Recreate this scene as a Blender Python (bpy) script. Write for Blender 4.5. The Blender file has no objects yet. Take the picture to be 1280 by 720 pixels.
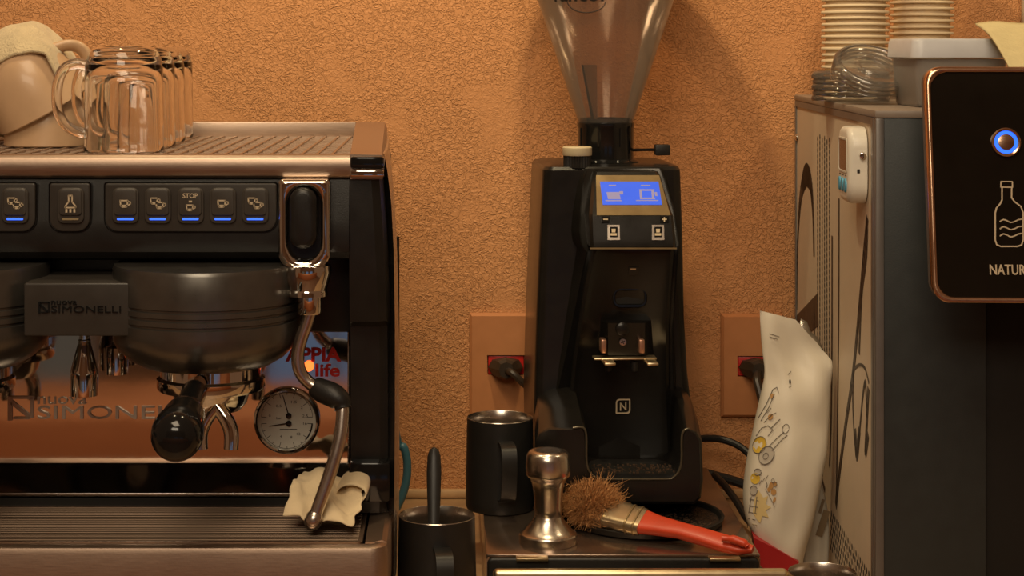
import bpy, bmesh, math, random
from mathutils import Vector, Matrix, noise
from mathutils.bvhtree import BVHTree
random.seed(7)
PI = math.pi
S = bpy.context.scene
COL = S.collection

# ------------------------------------------------------------------ camera
F, CX, CY, CZ = 2300.0, 560.0, 57.0, 0.54          # focal length and principal point for 1280x720, camera height above the counter
cam = bpy.data.cameras.new('camera'); camo = bpy.data.objects.new('camera', cam); COL.objects.link(camo)
camo.location = (0, 0, CZ); camo.rotation_euler = (PI/2, 0, 0)
cam.sensor_width = 36; cam.lens = F/1280*36
cam.shift_x = (640-CX)/1280; cam.shift_y = -(360-CY)/1280
cam.clip_start = 0.05; cam.clip_end = 30
S.camera = camo
# ------------------------------------------------------------------ world, lamps, exposure
W = bpy.data.worlds.new('world'); S.world = W; W.use_nodes = True
W.node_tree.nodes['Background'].inputs[0].default_value = (0.62, 0.31, 0.155, 1)
W.node_tree.nodes['Background'].inputs[1].default_value = 0.22
def lamp(name, loc, target, power, color, size, angle=None, blend=0.6):
    l = bpy.data.lights.new(name, 'SPOT'); l.energy = power; l.color = color; l.shadow_soft_size = size
    l.spot_size = angle; l.spot_blend = blend
    o = bpy.data.objects.new(name, l); COL.objects.link(o); o.location = loc
    o.rotation_euler = (Vector(target)-Vector(loc)).to_track_quat('-Z', 'Y').to_euler()
    return o
WARM = (1.0, 0.79, 0.46)
lamp('ceiling_spot', (-0.36, 1.74, 1.20), (-0.34, 2.18, 0.50), 9, WARM, 0.022, math.radians(120), 1.0)
lamp('ceiling_spot', (0.07, 1.74, 1.20), (0.08, 2.18, 0.50), 15, WARM, 0.022, math.radians(120), 1.0)
lamp('ceiling_spot', (0.80, 1.74, 1.20), (0.74, 2.18, 0.50), 8, WARM, 0.022, math.radians(120), 1.0)
def area(name, loc, target, power, color, sx, sy):
    a = bpy.data.lights.new(name, 'AREA'); a.energy = power; a.color = color; a.shape = 'RECTANGLE'; a.size = sx; a.size_y = sy
    o = bpy.data.objects.new(name, a); COL.objects.link(o); o.location = loc
    o.rotation_euler = (Vector(target)-Vector(loc)).to_track_quat('-Z', 'Y').to_euler()
area('room_fill_light', (-0.2, 0.35, 2.0), (-0.1, 0.4, 0.0), 24, (1.0, 0.78, 0.52), 1.2, 0.8)  # added overhead fill, lifts the blacks and the wood seen in the steel
area('room_fill_light', (-0.3, -1.0, 1.7), (0.0, 1.8, 0.2), 19, (1.0, 0.84, 0.62), 1.2, 0.6)  # added soft fill behind the camera, brightens fronts below the group covers
S.view_settings.view_transform = 'Standard'; S.view_settings.look = 'None'; S.view_settings.gamma = 1
S.view_settings.use_curve_mapping = False
S.view_settings.exposure = 0.0
S.cycles.max_bounces = 40; S.cycles.transmission_bounces = 40; S.cycles.transparent_max_bounces = 40

# ------------------------------------------------------------------ helpers
def X(px, Y): return (px-CX)*Y/F
def Zp(py, Y): return CZ-(py-CY)*Y/F
def P(px, py, Y): return Vector((X(px, Y), Y, Zp(py, Y)))
BASE = {}

def mat(name, color, rough=0.5, metal=0.0, var=0.06, scale=60.0, bump=0.0, bscale=400.0, emit=None, estr=0.0, spec=0.5, aniso=None, coat=0.0, alpha=None, trans=0.0, ior=1.45, sheen=0.0):
    m = bpy.data.materials.new(name); m.use_nodes = True
    nt = m.node_tree; N = nt.nodes; L = nt.links; b = N['Principled BSDF']
    tc = N.new('ShaderNodeTexCoord')
    nz = N.new('ShaderNodeTexNoise'); nz.inputs['Scale'].default_value = scale; nz.inputs['Detail'].default_value = 4
    L.new(tc.outputs['Object'], nz.inputs['Vector'])
    if aniso:
        mp = N.new('ShaderNodeMapping'); mp.inputs['Scale'].default_value = aniso
        L.new(tc.outputs['Object'], mp.inputs['Vector']); L.new(mp.outputs[0], nz.inputs['Vector'])
    mx = N.new('ShaderNodeMix'); mx.data_type = 'RGBA'
    c = Vector(color)
    mx.inputs['A'].default_value = (*(c*(1-var*2)), 1); mx.inputs['B'].default_value = (*(c*(1+var*2)), 1)
    L.new(nz.outputs['Fac'], mx.inputs['Factor']); L.new(mx.outputs['Result'], b.inputs['Base Color'])
    mr = N.new('ShaderNodeMapRange'); mr.inputs['To Min'].default_value = max(0, rough*0.8); mr.inputs['To Max'].default_value = min(1, rough*1.2)
    L.new(nz.outputs['Fac'], mr.inputs['Value']); L.new(mr.outputs[0], b.inputs['Roughness'])
    b.inputs['Metallic'].default_value = metal; b.inputs['Specular IOR Level'].default_value = spec
    b.inputs['Coat Weight'].default_value = coat; b.inputs['Transmission Weight'].default_value = trans; b.inputs['IOR'].default_value = ior
    b.inputs['Sheen Weight'].default_value = sheen
    if emit: b.inputs['Emission Color'].default_value = (*emit, 1); b.inputs['Emission Strength'].default_value = estr
    if bump:
        n2 = N.new('ShaderNodeTexNoise'); n2.inputs['Scale'].default_value = bscale; n2.inputs['Detail'].default_value = 3
        L.new(tc.outputs['Object'], n2.inputs['Vector'])
        bp = N.new('ShaderNodeBump'); bp.inputs['Strength'].default_value = bump; bp.inputs['Distance'].default_value = 0.002
        L.new(n2.outputs['Fac'], bp.inputs['Height']); L.new(bp.outputs[0], b.inputs['Normal'])
    return m

def clear_mat(name, tint, gloss=0.08, rough=0.03, haze=0.0):
    """thin clear plastic: straight-through tint plus a fresnel reflection and a little milky haze"""
    m = bpy.data.materials.new(name); m.use_nodes = True
    nt = m.node_tree; N = nt.nodes; L = nt.links; N.remove(N['Principled BSDF'])
    out = N['Material Output']
    t = N.new('ShaderNodeBsdfTransparent'); g = N.new('ShaderNodeBsdfGlossy'); g.inputs['Roughness'].default_value = rough
    nz = N.new('ShaderNodeTexNoise'); nz.inputs['Scale'].default_value = 40
    mr = N.new('ShaderNodeMix'); mr.data_type = 'RGBA'; mr.inputs['A'].default_value = (*(Vector(tint)*0.97), 1); mr.inputs['B'].default_value = (*tint, 1)
    L.new(nz.outputs['Fac'], mr.inputs['Factor']); L.new(mr.outputs['Result'], t.inputs['Color'])
    fr = N.new('ShaderNodeFresnel'); fr.inputs['IOR'].default_value = 1.45
    ad = N.new('ShaderNodeMath'); ad.operation = 'MULTIPLY_ADD'; ad.inputs[1].default_value = 1.0; ad.inputs[2].default_value = gloss*0.2; ad.use_clamp = True
    L.new(fr.outputs[0], ad.inputs[0])
    ms = N.new('ShaderNodeMixShader'); L.new(ad.outputs[0], ms.inputs[0]); L.new(t.outputs[0], ms.inputs[1]); L.new(g.outputs[0], ms.inputs[2])
    last = ms
    if haze:
        d = N.new('ShaderNodeBsdfDiffuse'); d.inputs['Color'].default_value = (0.75, 0.72, 0.68, 1)
        tr = N.new('ShaderNodeBsdfTranslucent'); tr.inputs['Color'].default_value = (0.75, 0.72, 0.68, 1)
        m1 = N.new('ShaderNodeMixShader'); m1.inputs[0].default_value = 0.5; L.new(d.outputs[0], m1.inputs[1]); L.new(tr.outputs[0], m1.inputs[2])
        m2 = N.new('ShaderNodeMixShader'); m2.inputs[0].default_value = haze; L.new(ms.outputs[0], m2.inputs[1]); L.new(m1.outputs[0], m2.inputs[2]); last = m2
    L.new(last.outputs[0], out.inputs['Surface'])
    return m

def finish(bm, sharp):
    bmesh.ops.recalc_face_normals(bm, faces=bm.faces)
    for f in bm.faces: f.smooth = True
    for e in bm.edges:
        if len(e.link_faces) == 2 and e.calc_face_angle(0) > sharp: e.smooth = False

def obj(name, bm, m, parent=None, sharp=0.6, label=None, kind=None):
    finish(bm, sharp)
    off = BASE[parent.name] if parent else Vector((0, 0, 0))
    if off.length: bmesh.ops.translate(bm, verts=bm.verts, vec=-off)
    me = bpy.data.meshes.new(name); bm.to_mesh(me); bm.free(); me.materials.append(m)
    o = bpy.data.objects.new(name, me); COL.objects.link(o)
    if parent: o.parent = parent
    BASE[o.name] = off
    if label: o['label'] = label
    if kind: o['kind'] = kind
    return o

def thing(name, label, cat, loc=(0, 0, 0), rotz=0, group=None, local=False):
    o = bpy.data.objects.new(name, None); COL.objects.link(o); o.empty_display_size = 0.02
    o.location = loc; o.rotation_euler = (0, 0, rotz); o['label'] = label; o['category'] = cat
    if group: o['group'] = group
    BASE[o.name] = Vector((0, 0, 0)) if local else Vector(loc)
    return o

def solo(name, bm, m, label, cat, group=None, sharp=0.6, kind=None):
    zs = [v.co.z for v in bm.verts]; xs = [v.co.x for v in bm.verts]; ys = [v.co.y for v in bm.verts]
    c = Vector(((min(xs)+max(xs))/2, (min(ys)+max(ys))/2, min(zs)))
    bmesh.ops.translate(bm, verts=bm.verts, vec=-c)
    o = obj(name, bm, m, None, sharp, label, kind); o.location = c; o['category'] = cat
    BASE[o.name] = c
    if group: o['group'] = group
    return o

def struct(name, bm, m, sharp=0.6):
    o = obj(name, bm, m, None, sharp); o['kind'] = 'structure'; return o

def box(bm, x0, x1, y0, y1, z0, z1, b=0.0, seg=2):
    r = bmesh.ops.create_cube(bm, size=1.0); vs = r['verts']
    for v in vs:
        v.co = Vector(((x0+x1)/2+v.co.x*(x1-x0), (y0+y1)/2+v.co.y*(y1-y0), (z0+z1)/2+v.co.z*(z1-z0)))
    if b:
        es = list({e for v in vs for e in v.link_edges})
        bmesh.ops.bevel(bm, geom=es, offset=b, segments=seg, profile=0.5, affect='EDGES')

def loft(bm, rings, cap=True, closed=True):
    R = [[bm.verts.new(p) for p in ring] for ring in rings]
    n = len(R[0])
    for a, b in zip(R, R[1:]):
        for i in range(n if closed else n-1):
            j = (i+1) % n
            try: bm.faces.new((a[i], a[j], b[j], b[i]))
            except ValueError: pass
    if cap:
        for q in (R[0], R[-1]):
            try: bm.faces.new(q)
            except ValueError: pass
    return R

def lathe(bm, prof, c=(0, 0, 0), seg=32, M=None, closed=False):
    """profile of (radius, height); M turns the local axes before moving to c"""
    c = Vector(c); rings = []
    for r, z in prof:
        if r < 1e-7:
            p = Vector((0, 0, z)); rings.append([bm.verts.new(c+(M @ p if M else p))])
        else:
            q = []
            for i in range(seg):
                a = 2*PI*i/seg; p = Vector((r*math.cos(a), r*math.sin(a), z)); q.append(bm.verts.new(c+(M @ p if M else p)))
            rings.append(q)
    pairs = list(zip(rings, rings[1:]))
    if closed: pairs.append((rings[-1], rings[0]))
    for a, b in pairs:
        for i in range(seg):
            j = (i+1) % seg
            if len(a) == 1 and len(b) == 1: break
            if len(a) == 1: bm.faces.new((a[0], b[i], b[j]))
            elif len(b) == 1: bm.faces.new((a[i], a[j], b[0]))
            else: bm.faces.new((a[i], a[j], b[j], b[i]))

def smooth_path(pts, n=6):
    pts = [Vector(p) for p in pts]; out = []
    for i in range(len(pts)-1):
        p0 = pts[max(i-1, 0)]; p1 = pts[i]; p2 = pts[i+1]; p3 = pts[min(i+2, len(pts)-1)]
        for k in range(n):
            t = k/n
            out.append(0.5*((2*p1)+(p2-p0)*t+(2*p0-5*p1+4*p2-p3)*t*t+(3*p1-p0-3*p2+p3)*t**3))
    out.append(pts[-1]); return out

def tube(bm, pts, r, seg=12, cap=True, sx=1.0):
    pts = [Vector(p) for p in pts]
    n = len(pts); rr = r if isinstance(r, (list, tuple)) else [r]*n
    if len(rr) != n: rr = [rr[0]+(rr[-1]-rr[0])*i/(n-1) for i in range(n)] if len(rr) == 2 else [rr[min(int(i*len(rr)/n), len(rr)-1)] for i in range(n)]
    t0 = (pts[1]-pts[0]).normalized()
    u = t0.orthogonal().normalized(); rings = []
    for i, p in enumerate(pts):
        t = (pts[min(i+1, n-1)]-pts[max(i-1, 0)]).normalized()
        u = (u-t*u.dot(t)).normalized(); w = t.cross(u)
        rings.append([p+(u*math.cos(2*PI*k/seg)*sx+w*math.sin(2*PI*k/seg))*rr[i] for k in range(seg)])
    loft(bm, rings, cap)

def rrect(x0, x1, z0, z1, r, n=5, rs=None):
    """outline (x, z) of a rounded rectangle, corners: bottom-left, bottom-right, top-right, top-left"""
    rs = rs or (r, r, r, r); pts = []
    for (cx, cz, a0), rad in zip(((x0, z0, PI), (x1, z0, 1.5*PI), (x1, z1, 0), (x0, z1, PI/2)), rs):
        sx = 1 if cx == x0 else -1; sz = 1 if cz == z0 else -1
        for k in range(n+1):
            a = a0+PI/2*k/n
            pts.append((cx+sx*rad+rad*math.cos(a), cz+sz*rad+rad*math.sin(a)))
    return pts

def inset(pts, d):
    cx = sum(p[0] for p in pts)/len(pts); cz = sum(p[1] for p in pts)/len(pts)
    hx = max(abs(p[0]-cx) for p in pts); hz = max(abs(p[1]-cz) for p in pts)
    return [(cx+(x-cx)*(1-d/hx), cz+(z-cz)*(1-d/hz)) for x, z in pts]

def plate(bm, pts, y0, y1, b=0.0, T=None):
    """outline (x, z) extruded from front y0 to back y1, front edge eased by b; T maps (x, y, z)"""
    T = T or (lambda x, y, z: Vector((x, y, z)))
    rings = []
    if b:
        for k in range(4):
            a = PI/2*k/3; q = inset(pts, b*(1-math.sin(a))) if k < 3 else pts
            rings.append([T(x, y0+b*(1-math.cos(a)), z) for x, z in q])
    else: rings.append([T(x, y0, z) for x, z in pts])
    rings.append([T(x, y1, z) for x, z in pts])
    loft(bm, rings)

def frame(bm, outer, inner, y0, y1, b=0.0, T=None):
    T = T or (lambda x, y, z: Vector((x, y, z)))
    prof = [[T(x, y1, z) for x, z in outer], [T(x, y0+b, z) for x, z in outer]]
    if b: prof.append([T(x, y0, z) for x, z in inset(outer, b)]); prof.append([T(x, y0, z) for x, z in inset(inner, -b)])
    prof += [[T(x, y0+b, z) for x, z in inner], [T(x, y1, z) for x, z in inner]]
    prof.append(prof[0]); R = [[bm.verts.new(p) for p in q] for q in prof[:-1]]; R.append(R[0]); n = len(outer)
    for a, c in zip(R, R[1:]):
        for i in range(n):
            j = (i+1) % n; bm.faces.new((a[i], a[j], c[j], c[i]))

def stroke(bm, pts, w, nrm, th=0.0004, closed=False):
    """flat ink or relief line: one thin slab per segment, lying on a surface with normal nrm"""
    nrm = Vector(nrm).normalized(); pts = [Vector(p) for p in pts]
    if closed: pts = pts+[pts[0]]
    for i, (a, b) in enumerate(zip(pts, pts[1:])):
        if (b-a).length < 1e-7: continue
        d = (b-a).normalized(); s = d.cross(nrm).normalized()
        ws = w if not isinstance(w, (list, tuple)) else None
        wa, wb = (w, w) if ws else (w[i], w[min(i+1, len(w)-1)])
        a2 = a-d*wa*0.25; b2 = b+d*wb*0.25
        q = [a2-s*wa/2, b2-s*wb/2, b2+s*wb/2, a2+s*wa/2]
        loft(bm, [[p for p in q], [p+nrm*th for p in q]])

def pxs(bm, pts, wpx, Y, th=0.0004, closed=False):
    stroke(bm, [P(x, y, Y) for x, y in pts], wpx*Y/F, (0, -1, 0), th, closed)

def text(bm, s, size, fn, bold=0.0, sx=1.0, th=0.0005, align='LEFT'):
    """lettering: fn maps (x, y, depth) in text space to space"""
    cu = bpy.data.curves.new('lettering', 'FONT'); cu.body = s; cu.size = size; cu.extrude = th; cu.offset = bold; cu.align_x = align; cu.resolution_u = 3
    to = bpy.data.objects.new('lettering', cu); me = bpy.data.meshes.new_from_object(to)
    vs = [bm.verts.new(fn(v.co.x*sx, v.co.y, v.co.z)) for v in me.vertices]
    for p in me.polygons:
        try: bm.faces.new([vs[i] for i in p.vertices])
        except ValueError: pass
    bpy.data.objects.remove(to); bpy.data.curves.remove(cu); bpy.data.meshes.remove(me)

def flat(x, z, Y): return lambda a, b, c: Vector((x+a, Y-c, z+b))
def new(): return bmesh.new()
def circ(cx, cz, r, n=24, a0=0.0): return [(cx+r*math.cos(a0+2*PI*k/n), cz+r*math.sin(a0+2*PI*k/n)) for k in range(n)]

class Frame:
    """a thing with axes of its own: loc() gives the local point seen at a pixel at local depth v"""
    def __init__(s, ox, oy, oz, rot): s.o = (ox, oy, oz); s.c = math.cos(rot); s.s = math.sin(rot)
    def u(s, px, v):
        k = (px-CX)/F; return (k*(s.o[1]+v*s.c)-s.o[0]+v*s.s)/(s.c-k*s.s)
    def loc(s, px, py, v):
        u = s.u(px, v); Y = s.o[1]+u*s.s+v*s.c
        return Vector((u, v, Zp(py, Y)-s.o[2]))
    def onside(s, px, py, u):
        k = (px-CX)/F                                   # point on the plane at local u
        v = (s.o[0]+u*s.c-k*(s.o[1]+u*s.s))/(s.s+k*s.c)
        Y = s.o[1]+u*s.s+v*s.c
        return Vector((u, v, Zp(py, Y)-s.o[2]))

# ------------------------------------------------------------------ materials
def wall_mat():
    m = bpy.data.materials.new('terracotta_wall_paint'); m.use_nodes = True
    nt = m.node_tree; N = nt.nodes; L = nt.links; b = N['Principled BSDF']
    tc = N.new('ShaderNodeTexCoord')
    def nz(sc, det, dist=0.0):
        n = N.new('ShaderNodeTexNoise'); n.inputs['Scale'].default_value = sc; n.inputs['Detail'].default_value = det; n.inputs['Distortion'].default_value = dist
        L.new(tc.outputs['Object'], n.inputs['Vector']); return n.outputs['Fac']
    def math_(op, a, b_=None, c=None):
        n = N.new('ShaderNodeMath'); n.operation = op
        for i, v in enumerate((a, b_, c)):
            if v is None: continue
            if isinstance(v, (int, float)): n.inputs[i].default_value = v
            else: L.new(v, n.inputs[i])
        return n.outputs[0]
    def mr(v, a, b_, c, d, smooth=True):
        n = N.new('ShaderNodeMapRange'); n.interpolation_type = 'SMOOTHSTEP' if smooth else 'LINEAR'
        for i, q in enumerate((a, b_, c, d)): n.inputs[1+i].default_value = q
        L.new(v, n.inputs[0]); return n.outputs[0]
    n1 = nz(130, 2.5, 1.2); n2 = nz(150, 1.5, 1.0); patch = nz(13, 2, 0.4)
    plates = mr(n1, 0.43, 0.57, 0, 1)
    ridge = mr(math_('ABSOLUTE', math_('SUBTRACT', n2, 0.5)), 0.0, 0.07, 1, 0)
    mask = mr(patch, 0.32, 0.48, 0.35, 1)
    h = math_('MULTIPLY', math_('ADD', math_('MULTIPLY', plates, 0.40), math_('MULTIPLY', ridge, 0.60)), mask)
    h = math_('ADD', h, math_('MULTIPLY', nz(420, 2), 0.08))
    bp = N.new('ShaderNodeBump'); bp.inputs['Strength'].default_value = 0.85; bp.inputs['Distance'].default_value = 0.0014
    L.new(h, bp.inputs['Height']); L.new(bp.outputs[0], b.inputs['Normal'])
    mx = N.new('ShaderNodeMix'); mx.data_type = 'RGBA'; mx.inputs['A'].default_value = (0.56, 0.26, 0.105, 1); mx.inputs['B'].default_value = (0.62, 0.295, 0.125, 1)
    L.new(nz(6, 4), mx.inputs['Factor']); L.new(mx.outputs['Result'], b.inputs['Base Color'])
    b.inputs['Roughness'].default_value = 0.55; b.inputs['Specular IOR Level'].default_value = 0.3
    return m
M = {}
M['wall'] = wall_mat()
M['plate_paint'] = mat('terracotta_plate_paint', (0.50, 0.21, 0.085), 0.4)
M['counter'] = mat('tan_counter', (0.40, 0.25, 0.13), 0.45, var=0.25, scale=35, bump=0.15, bscale=200)
M['caulk'] = mat('tan_trim', (0.52, 0.33, 0.17), 0.5, var=0.2, scale=40)
M['wood'] = mat('orange_wood', (0.66, 0.29, 0.14), 0.5, var=0.15, scale=6, aniso=(1, 1, 12))
M['plaster'] = mat('brown_plaster', (0.34, 0.23, 0.16), 0.8)
M['floor'] = mat('brown_floor', (0.22, 0.12, 0.07), 0.5, var=0.2, scale=5)
M['black'] = mat('black_plastic', (0.012, 0.011, 0.010), 0.34, var=0.15, bump=0.05, bscale=900)
M['blackgloss'] = mat('gloss_black', (0.008, 0.008, 0.008), 0.12, var=0.1)
M['blacksatin'] = mat('satin_black', (0.020, 0.019, 0.018), 0.38, var=0.15)
M['bell'] = mat('dark_satin_cover', (0.16, 0.15, 0.135), 0.30, metal=0.85, var=0.1)
M['key'] = mat('charcoal_key', (0.050, 0.043, 0.036), 0.42, var=0.1)
M['keypad'] = mat('charcoal_keypad', (0.038, 0.033, 0.028), 0.38, var=0.1)
M['icon'] = mat('beige_print', (0.58, 0.47, 0.32), 0.6)
M['led'] = mat('blue_led', (0.05, 0.10, 0.5), 0.4, emit=(0.03, 0.13, 1.0), estr=1.6)
M['ledoff'] = mat('unlit_led', (0.30, 0.23, 0.13), 0.4)
M['steel'] = mat('brushed_steel', (0.46, 0.34, 0.26), 0.42, metal=1.0, var=0.10, scale=30, aniso=(2, 60, 60), bump=0.03)
M['steelv'] = mat('satin_steel', (0.60, 0.54, 0.48), 0.26, metal=1.0, var=0.06)
M['chrome'] = mat('chrome', (0.72, 0.68, 0.62), 0.07, metal=1.0, var=0.05)
M['mirror'] = mat('polished_steel', (0.60, 0.55, 0.50), 0.055, metal=1.0, var=0.06, scale=12, bump=0.02, bscale=20)
M['mirrordark'] = mat('dark_polished_steel', (0.42, 0.39, 0.36), 0.10, metal=1.0, var=0.1)
M['gridsteel'] = mat('worn_grid_steel', (0.15, 0.105, 0.075), 0.46, metal=1.0, var=0.15, scale=30)
M['dirtysteel'] = mat('dull_rack_steel', (0.42, 0.36, 0.30), 0.42, metal=0.8, var=0.2, scale=80, bump=0.1)
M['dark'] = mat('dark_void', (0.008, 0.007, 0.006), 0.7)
M['dial'] = mat('dial_paper', (0.60, 0.58, 0.50), 0.6, coat=0.4)
M['ink'] = mat('black_ink', (0.02, 0.018, 0.016), 0.6)
M['red'] = mat('red_letter', (0.55, 0.02, 0.015), 0.35)
M['amber'] = mat('amber_lamp', (0.9, 0.2, 0.04), 0.3, emit=(1.0, 0.17, 0.03), estr=2.2)
M['cloth'] = mat('stained_cloth', (0.74, 0.60, 0.38), 0.9, var=0.22, scale=28, bump=0.25, bscale=900, sheen=0.2)
M['towel'] = mat('cream_terry', (0.64, 0.52, 0.32), 0.95, var=0.15, scale=60, bump=1.0, bscale=420, sheen=0.3)
M['ceramic'] = mat('beige_glaze', (0.56, 0.37, 0.22), 0.34, var=0.05, coat=0.15)
M['hose'] = mat('blue_hose', (0.07, 0.20, 0.26), 0.35)
M['glass'] = mat('clear_glass', (1, 1, 1), 0.0, trans=1.0, ior=1.47, var=0.0)
M['hopper'] = clear_mat('smoked_plastic', (0.74, 0.64, 0.55), 0.25, 0.12, haze=0.12)
M['clearplastic'] = clear_mat('clear_plastic', (0.92, 0.91, 0.89), 0.4, 0.11, haze=0.08)
M['frosted'] = clear_mat('frosted_plastic', (0.80, 0.77, 0.74), 0.2, 0.3, haze=0.45)
M['boxlid'] = mat('milky_lid', (0.62, 0.63, 0.66), 0.35)
M['creamknob'] = mat('cream_knob', (0.55, 0.47, 0.31), 0.5)
M['console'] = mat('bronze_console', (0.30, 0.215, 0.11), 0.30, metal=0.6, var=0.1)
M['screen'] = mat('blue_screen', (0.02, 0.05, 0.2), 0.3, emit=(0.045, 0.125, 0.85), estr=0.8)
M['screenink'] = mat('screen_symbol', (0.20, 0.18, 0.28), 0.5, emit=(0.24, 0.24, 0.50), estr=0.4)
M['grinder'] = mat('grinder_black', (0.010, 0.009, 0.008), 0.24, var=0.15, bump=0.04, bscale=1200)
M['rim'] = mat('rim_highlight_plastic', (0.10, 0.085, 0.060), 0.22, metal=0.5)  # lighter than the grinder: holds the basin edge's highlight in its colour
M['coffee'] = mat('coffee_grounds', (0.05, 0.025, 0.012), 0.9, var=0.4, scale=500, bump=0.6, bscale=900)
M['copper'] = mat('copper_tab', (0.55, 0.30, 0.20), 0.3, metal=0.8)
M['brass'] = mat('brass_trim', (0.80, 0.66, 0.42), 0.34, metal=1.0)
M['basetop'] = mat('brown_worn_steel', (0.36, 0.27, 0.21), 0.20, metal=0.9, var=0.12, scale=40)
M['pitcher'] = mat('matte_black_coat', (0.014, 0.013, 0.012), 0.42, var=0.1, bump=0.03, bscale=1500)
M['bristle'] = mat('brown_bristle', (0.60, 0.30, 0.115), 0.7, var=0.3, scale=300)
M['redplastic'] = mat('red_plastic', (0.58, 0.060, 0.022), 0.35)
M['redcard'] = mat('dark_red_card', (0.36, 0.015, 0.018), 0.4)
M['socketred'] = mat('red_socket', (0.50, 0.02, 0.015), 0.35)
M['plug'] = mat('brown_black_plug', (0.035, 0.024, 0.016), 0.4)
M['bag'] = mat('white_bag_film', (0.66, 0.61, 0.51), 0.42, var=0.04, scale=20, bump=0.12, bscale=40)
M['foil'] = mat('foil', (0.45, 0.42, 0.38), 0.3, metal=0.9, bump=0.5, bscale=200)
M['greybag'] = mat('grey_bag_film', (0.46, 0.42, 0.35), 0.45, var=0.06)
M['brownprint'] = mat('brown_print', (0.16, 0.11, 0.06), 0.6)
M['greyline'] = mat('grey_print', (0.16, 0.14, 0.12), 0.6)
M['yellowprint'] = mat('yellow_print', (0.60, 0.40, 0.05), 0.6)
M['paleyellow'] = mat('pale_yellow_print', (0.62, 0.48, 0.22), 0.6)
M['greyprint'] = mat('light_grey_print', (0.42, 0.38, 0.32), 0.6)
M['orangeprint'] = mat('tan_print', (0.42, 0.23, 0.08), 0.6)
M['body'] = mat('slate_body', (0.027, 0.032, 0.033), 0.45, var=0.08, bump=0.05, bscale=800)
M['bodyframe'] = mat('grey_frame', (0.16, 0.145, 0.135), 0.38, metal=0.3)
M['topcover'] = mat('grey_top', (0.26, 0.21, 0.17), 0.45)
M['panel'] = mat('beige_panel', (0.60, 0.50, 0.38), 0.42, var=0.04)
M['script'] = mat('brown_script', (0.055, 0.036, 0.024), 0.5)
M['timer'] = mat('white_plastic', (0.78, 0.75, 0.66), 0.3)
M['timerscreen'] = mat('grey_lcd', (0.20, 0.11, 0.07), 0.25)
M['bluekey'] = mat('blue_key', (0.09, 0.36, 0.55), 0.4)
M['face'] = mat('black_glass_face', (0.009, 0.007, 0.005), 0.10, var=0.1)
M['bezel'] = mat('rose_gold_bezel', (0.70, 0.45, 0.30), 0.22, metal=1.0)
M['ringblue'] = mat('blue_ring_light', (0.05, 0.2, 0.8), 0.3, emit=(0.015, 0.11, 1.0), estr=1.5)
M['paper'] = mat('cream_paper_cup', (0.78, 0.64, 0.44), 0.65, var=0.04)
M['napkin'] = mat('yellow_napkin', (0.76, 0.66, 0.36), 0.9, var=0.05, bump=0.5, bscale=260)
M['cable'] = mat('black_cable', (0.012, 0.011, 0.010), 0.4)
M['rubber'] = mat('black_rubber', (0.012, 0.011, 0.010), 0.45, bump=0.1)
M['skyglass'] = mat('bright_window_pane', (0.2, 0.3, 0.45), 0.3, emit=(0.13, 0.23, 0.42), estr=0.5)
M['greyglass'] = mat('dim_window_pane', (0.10, 0.10, 0.09), 0.4, emit=(0.20, 0.19, 0.16), estr=0.35)

# ------------------------------------------------------------------ the room
WY = 2.2
b = new(); box(b, -2.2, 2.2, WY, WY+0.1, -0.9, 1.9); struct('wall_back', b, M['wall'])
b = new(); box(b, -2.2, 2.2, 1.30, WY, -0.04, 0.0, 0.004); struct('counter_top', b, M['counter'])
b = new(); box(b, -2.0, 2.0, 1.36, WY, -0.9, -0.04); struct('counter_base', b, M['wood'])
b = new(); box(b, -2.2, 2.2, WY-0.010, WY, 0.0, 0.011, 0.003); struct('trim_1', b, M['caulk'])
b = new(); box(b, X(1276, WY), X(1276, WY)+0.09, WY-0.012, WY, 0.0, 1.6, 0.002); struct('trim_2', b, mat('pale_trim_paint', (0.66, 0.58, 0.45), 0.5))
b = new(); box(b, -3, 3, -2.7, WY, -0.95, -0.9); struct('floor', b, M['floor'])
b = new(); box(b, -3, 3, -2.7, -2.6, -0.9, 1.9); struct('wall_front', b, M['plaster'])
b = new(); box(b, -2.6, 2.6, -1.2, -0.75, -0.9, -0.29, 0.01); struct('front_counter', b, M['wood'])
for k, (x0, x1) in enumerate(((-1.95, -1.15), (-0.58, 0.30), (0.80, 1.9))):
    b = new(); box(b, x0, x1, -2.6, -2.58, -0.84, -0.17); w = struct('window_%d' % (k+1), b, (M['greyglass'] if k == 0 else M['skyglass']))
    b = new(); o_ = rrect(x0-0.05, x1+0.05, -0.89, -0.12, 0.005, 1); i_ = rrect(x0, x1, -0.84, -0.17, 0.005, 1); frame(b, o_, i_, -2.55, -2.6)
    for j in range(1, 4): xm = x0+(x1-x0)*j/4; box(b, xm-0.012, xm+0.012, -2.58, -2.56, -0.84, -0.17)
    obj('window_frame', b, M['plaster'], w)
BASE_T = Vector((0, 0, 0))

# ------------------------------------------------------------------ espresso machine
XC, XR = -0.319, -0.050
EM = thing('espresso_machine', 'black and brushed steel two-group espresso machine with a glass-mug rack on top', 'coffee machine', (XC, 1.75, 0.0))
def mirror(bm):
    for v in bm.verts: v.co.x = 2*XC-v.co.x
def both(name, fn, m, parent=None, sharp=0.6):
    r = None
    for k in (0, 1):
        b = new(); fn(b)
        if k: mirror(b)
        q = obj(name, b, m, parent or EM, sharp); r = r or q
    return r
XE = -0.0855                                             # inner edge of the side columns
XL = 2*XC-XE
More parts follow.
